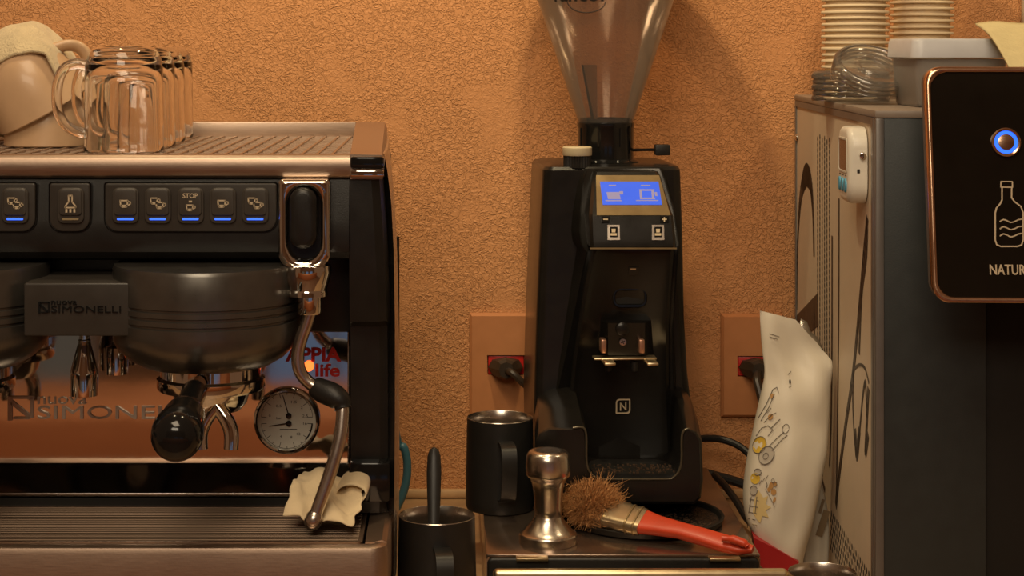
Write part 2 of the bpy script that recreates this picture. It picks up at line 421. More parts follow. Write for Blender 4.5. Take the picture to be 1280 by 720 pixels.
# housing
b = new(); box(b, 2*XC+0.062, -0.062, 1.70, 2.02, 0.055, 0.425, 0.004); obj('housing', b, M['blacksatin'], EM)
b = new(); box(b, XL, XE, 1.635, 1.72, 0.285, 0.425, 0.003); obj('head_underside', b, M['black'], EM)
for sx in (-0.50, -0.14):
    for y in (1.62, 1.98):
        b = new(); lathe(b, [(0, 0), (0.022, 0), (0.022, 0.012), (0.016, 0.018), (0.016, 0.06), (0, 0.06)], (sx, y, 0), 20); obj('foot', b, M['rubber'], EM)
# control panel: side profile swept across the machine
prof = [(1.72, 0.428), (1.596, 0.428), (1.592, 0.424), (1.587, 0.39), (1.585, 0.372), (1.587, 0.362), (1.594, 0.356), (1.605, 0.353), (1.640, 0.350), (1.72, 0.350)]
b = new(); loft(b, [[(x, y, z) for y, z in prof] for x in (XL, XE)]); obj('control_panel', b, M['black'], EM, 0.4)
# cup rack
b = new(); box(b, XL-0.004, XE+0.004, 1.60, 1.955, 0.436, 0.443); rk = obj('cup_rack', b, M['dirtysteel'], EM)
b = new()
k = 0
x = XL+0.004
while x < XE-0.006:
    box(b, x, x+0.0022, 1.603, 1.945, 0.4428, 0.4446); x += 0.0135
for y in [1.606+0.034*i for i in range(11)]: box(b, XL, XE, y, y+0.0022, 0.4428, 0.4442)
obj('rack_rib', b, M['steel'], rk, kind='stuff')
pr = [(1.604, 0.4255), (1.591, 0.4255), (1.588, 0.4285), (1.588, 0.441), (1.590, 0.4445), (1.594, 0.4460), (1.600, 0.4455), (1.604, 0.443)]
b = new(); loft(b, [[(x, y, z) for y, z in pr] for x in (XL, XE+0.001)]); obj('rack_front_trim', b, M['steel'], EM, 0.9)
b = new(); box(b, XL-0.004, X(446, 1.955), 1.948, 1.957, 0.436, Zp(152, 1.95), 0.0015); obj('rack_back_rail', b, M['steel'], EM)
def rail(b):
    q0 = [(XE+0.001, 1.590, 0.4245), (-0.0565, 1.590, 0.4245), (-0.0545, 1.590, 0.441), (-0.0575, 1.590, 0.4455), (XE+0.001, 1.590, 0.4460)]
    q1 = [(X(445, 1.96), 1.96, 0.42), (X(483, 1.96), 1.96, 0.42), (X(484, 1.96), 1.96, 0.452), (X(481, 1.96), 1.96, Zp(153, 1.96)), (X(445, 1.96), 1.96, Zp(152, 1.96))]
    loft(b, [q0, [tuple((Vector(a)+Vector(c))/2) for a, c in zip(q0, q1)], q1])
both('rack_side_rail', rail, M['steel'])
both('corner_cap', lambda b: box(b, XE+0.0015, -0.0555, 1.586, 1.60, 0.4335, 0.4445, 0.002), M['blackgloss'])
both('corner_strip', lambda b: box(b, XE+0.0015, -0.0555, 1.585, 1.60, 0.4262, 0.4325, 0.001), M['chrome'])
# side columns and steel side panels
def colum(b):
    rings = []
    for z, yf, xr in ((0.424, 1.592, -0.0565), (0.38, 1.590, -0.0535), (0.33, 1.594, -0.0515), (0.300, 1.600, -0.0505), (0.294, 1.612, -0.0502), (0.22, 1.618, -0.0500), (0.165, 1.620, -0.0500), (0.128, 1.622, -0.0505)):
        rings.append([(XE, yf, z), (xr-0.010, yf, z), (xr-0.003, yf+0.004, z), (xr, yf+0.014, z), (xr, 1.70, z), (XE, 1.70, z)])
    loft(b, rings)
both('side_column', colum, M['black'], sharp=0.5)
both('column_foot', lambda b: box(b, XE-0.001, -0.0505, 1.606, 1.66, 0.141, Zp(577, 1.61), 0.003), M['blackgloss'])
def sidep(b):
    o, i = [], []
    zs = (0.445, 0.43, 0.40, 0.36, 0.30, 0.22, 0.14, 0.06)
    xf = (-0.0560, -0.0530, -0.0495, -0.0475, -0.0465, -0.0465, -0.0470, -0.0480)
    rings = []
    for z, xx in zip(zs, xf):
        t = (0.445-z)/0.385
        yb = 2.02; xb = -0.066+0.012*min(1, t*2.0)
        rings.append([(xx-0.006, 1.625, z), (xx, 1.612, z), (xx+0.0008, 1.68, z), (xx*0.45+xb*0.55+0.002, 1.85, z), (xb, yb, z), (xb-0.006, yb, z)])
    loft(b, rings)
both('side_panel', sidep, M['steelv'], sharp=0.9)
both('panel_edge', lambda b: loft(b, [[(-0.0560, 2.02, z), (-0.0535, 2.024, z), (-0.0560, 2.03, z), (-0.062, 2.03, z)] for z in (0.06, 0.2, 0.33)]), M['rubber'])
# back splash and its lower bent strip
b = new(); box(b, XL, X(437, 1.68), 1.680, 1.684, 0.158, 0.300); bs = obj('backsplash', b, M['mirror'], EM)
b = new(); box(b, X(434.5, 1.679), X(437, 1.679), 1.677, 1.6805, 0.140, Zp(403, 1.68), 0.0006); obj('splash_edge', b, M['steelv'], EM)
q = [(1.6800, 0.1590), (1.6775, 0.1560), (1.6560, 0.1385), (1.6540, 0.1365), (1.6540, 0.1350), (1.684, 0.1350), (1.684, 0.159)]
b = new(); loft(b, [[(x, y, z) for y, z in q] for x in (XL, X(436, 1.68))]); obj('splash_foot', b, M['mirrordark'], EM, 0.3)
b = new(); box(b, XL, X(436, 1.68), 1.6535, 1.6555, 0.1352, 0.1378, 0.0006); obj('splash_bead', b, M['steelv'], EM)
# raised lettering on the splash
def splash_text(b, s, px0, px1, ybase, hpx, bold, Y, th):
    """letters fitted to a pixel width"""
    t = new(); text(t, s, 1.0, lambda a, c, d: Vector((a, c, d)), 0.0); xs = [v.co.x for v in t.verts]; ys = [v.co.y for v in t.verts]
    w, h = max(xs)-min(xs), max(ys)-min(ys); x0 = min(xs); t.free()
    size = hpx*Y/F/h; sxx = (px1-px0)*Y/F/(w*size)
    text(b, s, size, lambda a, c, d: Vector((X(px0, Y)+a-x0*size*sxx, Y-d, Zp(ybase, Y)+c)), bold, sxx, th)
def nmark(b, x0, y0, x1, y1, w, Y, th):
    h = y1-y0; L_ = x1-x0
    pxs(b, [(x0+w/2, y1), (x0+w/2, y0+w*0.3)], w, Y, th); pxs(b, [(x0+w, y0+w*0.3), (x1, y0+w*0.3)], w*0.6, Y, th)
    pxs(b, [(x1-w*0.35, y0+w*0.5), (x1-w*0.35, y1-h*0.1)], w*0.7, Y, th); pxs(b, [(x0+w, y0+h*0.28), (x1-w, y1-h*0.14)], w*0.9, Y, th); pxs(b, [(x0+w*1.4, y1-w*0.3), (x1-w, y1-w*0.3)], w*0.5, Y, th)
b = new()
splash_text(b, 'SIMONELLI', 47, 243, 523.5, 16.5, 0.0, 1.6795, 0.0012)
splash_text(b, 'nuova', 47, 108, 505, 9.5, 0.0, 1.6795, 0.0012)
nmark(b, 10, 495, 42, 524, 5.5, 1.6797, 0.0016)
obj('raised_lettering', b, mat('pressed_letter', (0.62, 0.52, 0.42), 0.42, metal=0.5), bs)
b = new(); splash_text(b, 'APPIA', 358, 425, 451, 16, 0.0006, 1.6795, 0.001); splash_text(b, 'life', 395, 424, 470, 15, 0.0004, 1.6795, 0.001)
obj('red_lettering', b, M['red'], bs, label='red raised lettering')
b = new(); lathe(b, [(0.0048, 0), (0.0046, 0.003), (0.003, 0.0045), (0, 0.005)], P(386, 457.5, 1.679), 20, Matrix.Rotation(PI/2, 3, 'X')); obj('indicator_lamp', b, M['amber'], bs, label='glowing amber indicator lamp')
# pressure gauge
gc = P(359, 525, 1.68); RX = Matrix.Rotation(PI/2, 3, 'X')
b = new(); lathe(b, [(0.0301, 0), (0.0303, 0.004), (0.0296, 0.0065), (0.0282, 0.0072), (0.0268, 0.0062), (0.0262, 0.0035), (0.0262, 0)], gc, 56, RX, True); ga = obj('pressure_gauge', b, M['chrome'], EM, label='round chrome-rimmed twin needle pressure gauge')
b = new(); lathe(b, [(0.0263, 0.0), (0.0263, 0.0015), (0, 0.0015)], gc, 48, RX); obj('dial', b, M['dial'], ga)
b = new(); yt = gc.y-0.0016
def gp(a, r, dz): return (gc.x+r*math.cos(a), yt, gc.z+dz+r*math.sin(a))
for dz, a0, a1, sg in ((0.0022, math.radians(178), math.radians(2), 1), (-0.0022, math.radians(182), math.radians(358), -1)):
    n = 10
    for k in range(n+1):
        a = a0+(a1-a0)*k/n; long = k % 2 == 0
        stroke(b, [gp(a, 0.0232, dz), gp(a, 0.0188 if long else 0.0212, dz)], 0.0005, (0, -1, 0), 0.0001)
    stroke(b, [gp(a0+(a1-a0)*k/24, 0.0234, dz) for k in range(25)], 0.00035, (0, -1, 0), 0.0001)
stroke(b, [gp(math.radians(318+40*k/8), 0.0228, -0.0022) for k in range(9)], 0.0012, (0, -1, 0), 0.0001)
for s, px, py, h in (('0.5', 345, 509, 3.2), ('1.5', 364, 504, 3.2), ('2', 376, 511, 3.2), ('2.5', 378, 521.5, 3.4), ('16', 379, 531, 3.2), ('12', 371, 544, 3.2), ('8', 363, 548, 3.2), ('4', 350, 547, 3.2), ('bar', 345.5, 524, 3.0), ('0', 336, 521, 3)):
    splash_text(b, s, px, px+len(s)*2.3, py, h, 0, yt, 0.00015)
pxs(b, [(350, 536.8), (371, 536.8)], 1.1, yt, 0.0001)
obj('dial_marking', b, M['ink'], ga)
b = new(); n1 = P(361, 519.5, 1.677); n2 = P(361, 529, 1.677)
for c, e in ((n1, P(353.5, 494, 1.677)), (n2, P(336.5, 532.5, 1.677))):
    stroke(b, [c, e], [0.0012, 0.0005], (0, -1, 0), 0.0005); lathe(b, [(0.0026, -0.0004), (0.0026, 0.0012), (0.0012, 0.0016), (0, 0.0016)], c, 18, RX)
obj('needle', b, M['blackgloss'], ga)
# group covers
for gx in (-0.210, 2*XC+0.210):
    pf = [(0, 0.263), (0.050, 0.263), (0.057, 0.2645), (0.068, 0.271), (0.077, 0.280), (0.0800, 0.287), (0.0805, 0.296)]
    for z in (0.3045, 0.3115, 0.3185): pf += [(0.0805, z-0.0012), (0.0790, z-0.0004), (0.0790, z+0.0010), (0.0805, z+0.0018)]
    pf += [(0.0805, 0.3480), (0.079, 0.3515), (0, 0.3515)]
    b = new(); lathe(b, pf, (gx, 1.600, 0), 72); gcov = obj('group_cover', b, M['bell'], EM, 0.5)
    b = new(); lathe(b, [(0.0, 0.250), (0.040, 0.250), (0.044, 0.252), (0.044, 0.264), (0, 0.264)], (gx+0.004, 1.60, 0), 40); obj('group_head', b, M['chrome'], gcov)
# brand plate between the group covers
pl = rrect(X(30, 1.545), X(166, 1.545), Zp(420, 1.545), Zp(354, 1.545), 0.0015, 2)
b = new(); plate(b, pl, 1.545, 1.66, 0.0012); bp_ = obj('name_plate', b, M['keypad'], EM, 0.5)
b = new(); splash_text(b, 'SIMONELLI', 64, 151, 390.5, 8.5, 0.0, 1.5443, 0.0007); splash_text(b, 'nuova', 64, 96, 380.5, 4.8, 0.0, 1.5443, 0.0007); nmark(b, 48, 377, 62, 391, 2.6, 1.5443, 0.0008)
obj('plate_lettering', b, M['blackgloss'], bp_)
# keypads
KY = 1.5865
def keypad(x0, x1, rs):
    b = new(); plate(b, rrect(X(x0, KY), X(x1, KY), Zp(289, KY), Zp(229, KY), 0.004, 5, rs), KY-0.003, KY+0.006, 0.001); obj('keypad', b, M['keypad'], EM, 0.5)
    b = new(); frame(b, rrect(X(x0-2, KY), X(x1+2, KY), Zp(291, KY), Zp(227, KY), 0.005, 5, [r+0.001 for r in rs]), rrect(X(x0-0.8, KY), X(x1+0.8, KY), Zp(289.8, KY), Zp(228.2, KY), 0.004, 5, rs), KY-0.0012, KY+0.004); obj('keypad_seam', b, M['blackgloss'], EM)
R8 = (0.011, 0.011, 0.002, 0.002)
keypad(132, 346, R8); keypad(63, 113, R8); keypad(-172, 45, R8)
def cup_icon(b, cx, cy, s, Y):
    q = [(cx-5*s, cy-3.6*s), (cx+4*s, cy-3.6*s), (cx+3.4*s, cy+2*s), (cx+2*s, cy+4*s), (cx-3*s, cy+4*s), (cx-4.4*s, cy+2*s)]
    pxs(b, q, 1.7*s, Y, 0.0003, True)
    pxs(b, [(cx+4*s, cy-2.4*s), (cx+7*s, cy-2.0*s), (cx+7.4*s, cy+0.2*s), (cx+3.8*s, cy+2.2*s)], 1.4*s, Y, 0.0003)
    pxs(b, [(cx-3.5*s, cy+2.4*s), (cx+2.8*s, cy+2.4*s)], 2.0*s, Y, 0.0003)
def key(cx, icon, lit=True):
    cy = 257.5; Y = KY-0.0065
    b = new(); plate(b, rrect(X(cx-17, Y), X(cx+16.5, Y), Zp(cy+22.5, Y), Zp(cy-22.5, Y), 0.0055), Y+0.0014, KY, 0.0012); k = obj('key', b, M['key'], EM, 0.6)
    b = new(); plate(b, rrect(X(cx-14.5, Y), X(cx+14, Y), Zp(cy+12, Y), Zp(cy-21, Y), 0.003), Y, KY, 0.001); obj('key_cap', b, M['key'], k, 0.6)
    b = new(); yi = Y-0.0001
    if icon == 'single': cup_icon(b, cx-1, cy-3, 1.05, yi)
    if icon == 'double': cup_icon(b, cx-4, cy-6.5, 0.95, yi); cup_icon(b, cx+3, cy-1, 0.98, yi)
    if icon == 'stop':
        splash_text(b, 'STOP', cx-9.5, cx+9, cy-10, 5.8, 0.0001, yi, 0.0003); pxs(b, [(cx-1.5, cy-5.6), (cx+1.5, cy-5.6)], 2.2, yi, 0.0003); cup_icon(b, cx-0.5, cy+2, 0.9, yi)
    if icon == 'shower':
        pxs(b, [(cx-2.2, cy-13), (cx+2.2, cy-13), (cx+2.2, cy-5), (cx+6.5, cy), (cx+6.5, cy+2), (cx-6.5, cy+2), (cx-6.5, cy), (cx-2.2, cy-5)], 1.8, yi, 0.0003, True)
        for d in (-5, 0, 5): pxs(b, [(cx+d, cy+4.5), (cx+d, cy+7.5)], 2.6, yi, 0.0003)
    obj('key_symbol', b, M['icon'], k)
    b = new(); plate(b, rrect(X(cx-10.5, Y), X(cx+10, Y), Zp(cy+17.8, Y), Zp(cy+15.2, Y), 0.0007, 3), Y+0.0008, KY); obj('key_light', b, M['led'] if lit else M['ledoff'], k)
for cx, ic in ((156.5, 'single'), (197, 'double'), (238, 'stop'), (278.5, 'single'), (319, 'double')): key(cx, ic)
key(88, 'shower', False); key(18.5, 'double'); key(-22, 'single')
# steam lever
SY = 1.572
o_ = rrect(X(348, SY), X(412, SY), Zp(336, SY), Zp(225, SY), 0.004, 6, (0.013, 0.013, 0.003, 0.003)); i_ = rrect(X(359, SY), X(401, SY), Zp(327, SY), Zp(233, SY), 0.0143, 6)
b = new(); frame(b, o_, i_, SY, 1.60, 0.0022); sl = obj('steam_lever_frame', b, M['chrome'], EM, 0.8)
b = new(); plate(b, i_, SY+0.012, 1.60); obj('lever_recess', b, M['blackgloss'], sl)
b = new(); plate(b, rrect(X(362, SY), X(396, SY), Zp(311, SY), Zp(234, SY), 0.0115, 8), SY-0.006, 1.598, 0.005); obj('steam_lever', b, M['black'], sl)
b = new(); lathe(b, [(0.0, 0.3525), (0.0195, 0.3525), (0.0200, 0.347), (0.0180, 0.338), (0.0160, 0.332), (0.0168, 0.330), (0.0168, 0.3265), (0, 0.3265)], (X(385, 1.572), 1.572, 0), 32); obj('steam_valve', b, M['chrome'], EM)
b = new(); lathe(b, [(0, 0.311), (0.0098, 0.311), (0.0106, 0.313), (0.0106, 0.3255), (0.0095, 0.327), (0, 0.327)], (X(387, 1.572), 1.572, 0), 32); obj('wand_nut', b, M['chrome'], EM)
wp = smooth_path([P(388, 388, 1.572), P(383, 405, 1.572), P(376, 425, 1.572), P(372, 445, 1.572), P(375, 464, 1.572), P(386, 478, 1.572), P(402, 488, 1.570), P(418, 495, 1.567), P(427, 506, 1.563), P(428, 522, 1.560), P(424, 552, 1.556), P(413, 590, 1.552), P(402, 622, 1.549), P(391, 652, 1.546)], 5)
b = new(); tube(b, wp, 0.0056, 16); sw = obj('steam_wand', b, M['steelv'], EM)
gp_ = smooth_path([P(393, 483, 1.575), P(404, 489, 1.571), P(416, 494, 1.567), P(426, 502, 1.564), P(429, 511, 1.562)], 5); n = len(gp_)
b = new(); tube(b, gp_, [0.0070+0.0035*math.sin(PI*min(1, (i+1)/n*1.15))**0.6 if i < n-1 else 0.0078 for i in range(n)], 18); obj('wand_grip', b, M['rubber'], sw)
b = new(); d = (wp[-1]-wp[-4]).normalized(); tube(b, [wp[-1]-d*0.008, wp[-1]-d*0.005, wp[-1], wp[-1]+d*0.004, wp[-1]+d*0.007], [0.0056, 0.0072, 0.0076, 0.0064, 0.003], 16); obj('wand_tip', b, M['steelv'], sw)
# hot water spouts
for px, Y, y0, y1, s in ((105.5, 1.615, 415, 494, 1.0), (146, 1.655, 415, 467, 0.85)):
    c = P(px, 0, Y); zt, zb = Zp(y0, Y), Zp(y1, Y); h = (zt-zb)
    b = new(); lathe(b, [(0.0045*s, zt), (0.0045*s, zt-0.006), (0.0055*s, zt-0.007), (0.0055*s, zt-0.010), (0.0062*s, zt-0.012), (0.0115*s, zb+0.024), (0.0122*s, zb+0.019), (0.0118*s, zb), (0.010*s, zb), (0.009*s, zb+0.01), (0, zb+0.01)], (c.x, Y, 0), 28); obj('water_spout', b, M['chrome'], EM)
# drip tray
XT = -0.0495
prt = [(1.532, 0.060), (1.522, 0.060), (1.517, 0.064), (1.5155, 0.080), (1.5155, 0.121), (1.517, 0.1255), (1.521, 0.1275), (1.526, 0.1268), (1.530, 0.1235), (1.532, 0.119)]
b = new()
path = [(2*XC-XT, 1.66, PI, 0)]
loft(b, [[(x, y, z) for y, z in prt] for x in (2*XC-XT+0.014, XT-0.014)])
for sg in (1, -1):
    rings = []
    for k in range(9):
        a = PI/2*k/8; px_, py_ = XT-0.014, 1.5155+0.014
        q = []
        for y, z in prt:
            r = 0.014-(y-1.5155)
            xx, yy = px_+r*math.sin(a), py_-r*math.cos(a)
            q.append((xx if sg > 0 else 2*XC-xx, yy, z))
        rings.append(q)
    q = []
    for y, z in prt:
        xx = px_+0.014-(y-1.5155); q.append((xx if sg > 0 else 2*XC-xx, 1.665, z))
    rings.append(q); loft(b, rings)
obj('drip_tray', b, M['steel'], EM, 0.7)
b = new(); box(b, 2*XC-XT+0.010, XT-0.010, 1.530, 1.69, 0.060, 0.110); box(b, XL, XE+0.002, 1.655, 1.69, 0.110, 0.133); obj('tray_pan', b, M['dark'], EM)
both('tray_end', lambda b: loft(b, [[(-0.0700, y, 0.108), (-0.0690, y, 0.1262), (-0.062, y, 0.1266), (-0.055, y, 0.1285), (-0.052, y, 0.127), (-0.052, y, 0.108)] for y in (1.532, 1.655)]), M['steel'])
b = new()
for i in range(20):
    y = 1.5385+i*0.0059; tube(b, [(2*XC+0.074, y, 0.1247), (-0.0740, y, 0.1247)], 0.0017, 8)
for x in [-0.56+0.1*i for i in range(5)]: tube(b, [(x, 1.534, 0.1215), (x, 1.655, 0.1215)], 0.0016, 6)
gr_ = obj('drip_grid', b, M['gridsteel'], EM, kind='stuff')
b = new(); frame(b, rrect(2*XC+0.072, -0.0715, 1.533, 1.656, 0.004, 3), rrect(2*XC+0.0755, -0.0752, 1.5365, 1.6525, 0.003, 3), -0.1262, -0.1225, 0, lambda x, y, z: Vector((x, z, -y))); obj('grid_frame', b, M['steel'], gr_)

# portafilters locked into the groups
def portafilter(gx, label):
    t = thing('portafilter', label, 'portafilter', (gx, 1.60, 0.20), group='portafilters in the groups')
    c = (gx+0.004, 1.60, 0)
    b = new(); lathe(b, [(0.0, 0.222), (0.026, 0.224), (0.031, 0.230), (0.034, 0.240), (0.0455, 0.242), (0.047, 0.2445), (0.047, 0.2515), (0.0445, 0.2535), (0, 0.2535)], c, 44); obj('filter_holder', b, M['chrome'], t)
    for s in (-1, 1):
        b = new(); tube(b, smooth_path([(gx+0.012, 1.575, 0.232), (gx+0.012+s*0.008, 1.572, 0.222), (gx+0.012+s*0.013, 1.570, 0.210), (gx+0.012+s*0.013, 1.569, 0.196)], 4), 0.0065, 14); obj('spout', b, M['chrome'], t)
    A = Vector((gx-0.003, 1.560, 0.2520)); B = Vector((gx-0.003+0.001, 1.43, 0.2340)); d = (B-A).normalized(); Lh = (B-A).length
    q = d.to_track_quat('Z', 'Y').to_matrix()
    b = new(); lathe(b, [(0, -0.005), (0.0085, -0.005), (0.0085, 0.014), (0.0092, 0.016), (0.0092, 0.018), (0, 0.018)], A, 24, q); obj('handle_shank', b, M['chrome'], t)
    b = new(); lathe(b, [(0.0, 0.015), (0.0100, 0.015), (0.0108, 0.020), (0.0108, 0.055), (0.0116, 0.066), (0.0165, 0.076), (0.0175, 0.084), (0.0185, 0.098), (0.0202, 0.108), (0.0208, Lh-0.012), (0.0198, Lh-0.004), (0.0172, Lh+0.003), (0.012, Lh+0.008), (0.006, Lh+0.010), (0, Lh+0.0105)], A, 36, q); obj('handle', b, M['blackgloss'], t, 0.9)
portafilter(-0.210, 'black-handled portafilter in the group beside the pressure gauge')
portafilter(2*XC+0.210, 'portafilter of the other group, cut off at the left picture edge')

# crumpled cloth on the drip grid
def cloth():
    b = new(); nu, nv = 26, 22; V = {}
    corners = [P(353, 650, 1.553), P(441, 661, 1.545), P(461, 612, 1.60), P(381, 588, 1.63)]
    for i in range(nu+1):
        for j in range(nv+1):
            u, v = i/nu, j/nv
            p = corners[0].lerp(corners[1], u).lerp(corners[3].lerp(corners[2], u), v)
            h = 0.004+0.010*math.sin(PI*min(1, v*1.0))*(0.5+0.5*math.sin(u*5.0+0.6))
            h += 0.004*math.sin(u*11+v*5)*(v*(1-v)*4)**0.5+0.003*noise.noise(Vector((u*5, v*5, 1.3)))
            p = p+Vector((0, -0.010*math.sin(u*9.0+1.0)*v, h))
            e = 0.004*noise.noise(Vector((u*7, v*7, 9.0))); p.x += e
            p.z = max(p.z, 0.1278); V[i, j] = b.verts.new(p)
    for i in range(nu):
        for j in range(nv): b.faces.new((V[i, j], V[i+1, j], V[i+1, j+1], V[i, j+1]))
    # rolled-over corner
    cpath = smooth_path([P(415, 624, 1.585), P(424, 610, 1.583), P(440, 606, 1.580), P(455, 612, 1.578), P(458, 622, 1.577), P(450, 632, 1.576), P(443, 628, 1.576)], 4)
    w = Vector((0.004, 0.036, 0.008)); A = [b.verts.new(p) for p in cpath]; B = [b.verts.new(p+w*(1-0.3*i/len(cpath))) for i, p in enumerate(cpath)]
    for i in range(len(A)-1): b.faces.new((A[i], A[i+1], B[i+1], B[i]))
    o = solo('cleaning_cloth', b, M['cloth'], 'crumpled stained cream cleaning cloth lying on the drip grid under the steam wand', 'cloth')
    s = o.modifiers.new('s', 'SOLIDIFY'); s.thickness = 0.0022; s2 = o.modifiers.new('b', 'SUBSURF'); s2.levels = s2.render_levels = 1
cloth()
# blue hose behind the machine
b = new(); tube(b, smooth_path([(-0.063, 2.06, 0.14), P(497, 553, 2.07), P(505, 560, 2.07), P(509, 580, 2.07), P(507, 605, 2.07), P(499, 628, 2.07), P(490, 640, 2.07), (-0.085, 2.07, 0.0055)], 6), 0.0048, 12)
solo('water_hose', b, M['hose'], 'blue-grey water hose looping behind the espresso machine', 'hose')

# ------------------------------------------------------------------ on top of the machine
RZ = 0.4446
def mug(Y, px, label, hrot):
    t = thing('glass_mug', label, 'mug', (X(px, Y), Y, RZ), rotz=hrot, group='upturned glass mugs on the cup rack', local=True)
    R, H = 0.0355, 0.095
    pf = [(R, 0.0006), (R+0.0006, 0.002), (R+0.0002, 0.006), (R-0.0002, 0.05), (R-0.0006, H-0.020), (R-0.002, H-0.012), (R-0.0045, H-0.006), (R-0.0085, H-0.0015), (R-0.013, H), (R-0.019, H-0.0012), (0, H-0.003),]
    inner = [(0, H-0.013), (R-0.014, H-0.0135), (R-0.0085, H-0.0165), (R-0.0050, H-0.023), (R-0.0034, H-0.034), (R-0.0022, 0.006), (R-0.0014, 0.0008)]
    b = new(); lathe(b, pf, (0, 0, 0), 48); 
    b2 = new(); b.free(); b = new(); lathe(b, pf[:-1]+[(0, H-0.003)]+inner, (0, 0, 0), 48, None, False)
    # close the rim
    b.verts.ensure_lookup_table()
    first = b.verts[:48]; last = b.verts[-48:]
    for i in range(48): b.faces.new((first[i], last[i], last[(i+1) % 48], first[(i+1) % 48]))
    obj('bowl', b, M['glass'], t, 1.2); b2.free()
    b = new(); tube(b, smooth_path([(-R+0.0012, 0, 0.078), (-R-0.008, 0, 0.079), (-R-0.018, 0, 0.074), (-R-0.0235, 0, 0.060), (-R-0.0235, 0, 0.040), (-R-0.018, 0, 0.026), (-R-0.009, 0, 0.019), (-R+0.0012, 0, 0.016)], 5), 0.0048, 14); obj('handle', b, M['glass'], t, 1.2)
for i, (Y, px, lb, hr) in enumerate(((1.665, 155, 'upturned clear glass mug nearest the front edge of the rack, handle to the left', 0.15),
                                     (1.745, 172, 'upturned clear glass mug, second back from the rack edge', 0.5),
                                     (1.825, 186, 'upturned clear glass mug, third back from the rack edge', 0.3),
                                     (1.905, 198, 'upturned clear glass mug farthest back, next to the wall', 0.2))):
    mug(Y, px, lb, hr)
def cup(name, label, c, tilt, rz, group, k=1.0):
    t = thing(name, label, 'cup', c, 0, group, local=True); t.rotation_euler = (0.03 if tilt else 0, tilt, rz); t.scale = (k, k, k)
    pf = [(0.0405, 0.0), (0.0415, 0.001), (0.0412, 0.003), (0.0405, 0.016), (0.0385, 0.030), (0.034, 0.044), (0.028, 0.053), (0.0255, 0.055), (0.0250, 0.059), (0.0225, 0.060), (0.0215, 0.057), (0, 0.057)]
    inn = [(0, 0.052), (0.024, 0.050), (0.031, 0.042), (0.0355, 0.029), (0.0378, 0.015), (0.0385, 0.001)]
    b = new(); lathe(b, pf+inn, (0, 0, 0), 48); b.verts.ensure_lookup_table(); f, l = b.verts[:48], b.verts[-48:]
    for i in range(48): b.faces.new((f[i], l[i], l[(i+1) % 48], f[(i+1) % 48]))
    obj('bowl', b, M['ceramic'], t, 0.9)
    b = new(); tube(b, smooth_path([(0.0390, 0, 0.012), (0.047, 0, 0.013), (0.0525, 0, 0.019), (0.0535, 0, 0.028), (0.050, 0, 0.036), (0.042, 0, 0.041), (0.033, 0, 0.043)], 5), 0.0042, 12, True, 1.5); obj('handle', b, M['ceramic'], t, 0.9)
cA = P(60, 178, 1.765)
cup('stoneware_cup', 'upturned beige stoneware cup standing flat on the rack beneath the tilted one', (cA.x, 1.765, RZ), 0, 2.2, 'beige cups on the rack')
cup('stoneware_cup', 'beige stoneware cup tipped at an angle over the other beige cup', (X(57, 1.765), 1.762, Zp(143, 1.765)+0.003), -math.radians(29), 0.25, 'beige cups on the rack', 1.12)
def towel():
    b = new(); nu, nv = 44, 30; V = {}
    x0, x1 = X(-75, 1.83), X(97, 1.83)
    prof_ = [(-75, 70), (-40, 48), (0, 40), (18, 32), (38, 29), (52, 33), (68, 45), (83, 58), (93, 74), (97, 100), (98, 176)]
    def top(px):
        for (a, ya), (c, yc) in zip(prof_, prof_[1:]):
            if a <= px <= c: return ya+(yc-ya)*(px-a)/(c-a)
        return 176
    fr = [(-75, 150), (-30, 125), (-8, 108), (4, 94), (20, 79), (40, 68), (60, 64), (80, 66), (97, 100)]
    def edge(px):
        for (a, ya), (c, yc) in zip(fr, fr[1:]):
            if a <= px <= c: return ya+(yc-ya)*(px-a)/(c-a)
        return 100
    for i in range(nu+1):
        px = -75+172*i/nu; zt = Zp(top(px), 1.80); ze = min(zt-0.004, Zp(edge(px), 1.735))
        xx = X(px, 1.80)
        path_ = smooth_path([(xx, 1.722, ze), (xx, 1.735, ze*0.45+zt*0.55), (xx, 1.765, zt-0.002), (xx, 1.80, zt), (xx, 1.84, zt-0.008), (xx, 1.865, RZ+(zt-RZ)*0.5), (xx, 1.875, RZ+0.003)], 5)
        for j in range(nv+1):
            p = path_[j]; k = math.sin(PI*min(1, j/nv*0.9+0.1))
            nn = noise.noise(Vector((px*0.03, p.y*18, p.z*14)))*0.006+noise.noise(Vector((px*0.09, p.y*45, p.z*40)))*0.0025
            V[i, j] = b.verts.new((p.x+nn*0.5*k, p.y+nn*k, max(RZ+0.001, p.z+nn*k*0.6)))
    for i in range(nu):
        for j in range(nv): b.faces.new((V[i, j], V[i+1, j], V[i+1, j+1], V[i, j+1]))
    o = solo('terry_towel', b, M['towel'], 'cream terry towel bundled on the rack behind the beige cups', 'towel', sharp=2)
    s = o.modifiers.new('s', 'SOLIDIFY'); s.thickness = 0.003
towel()

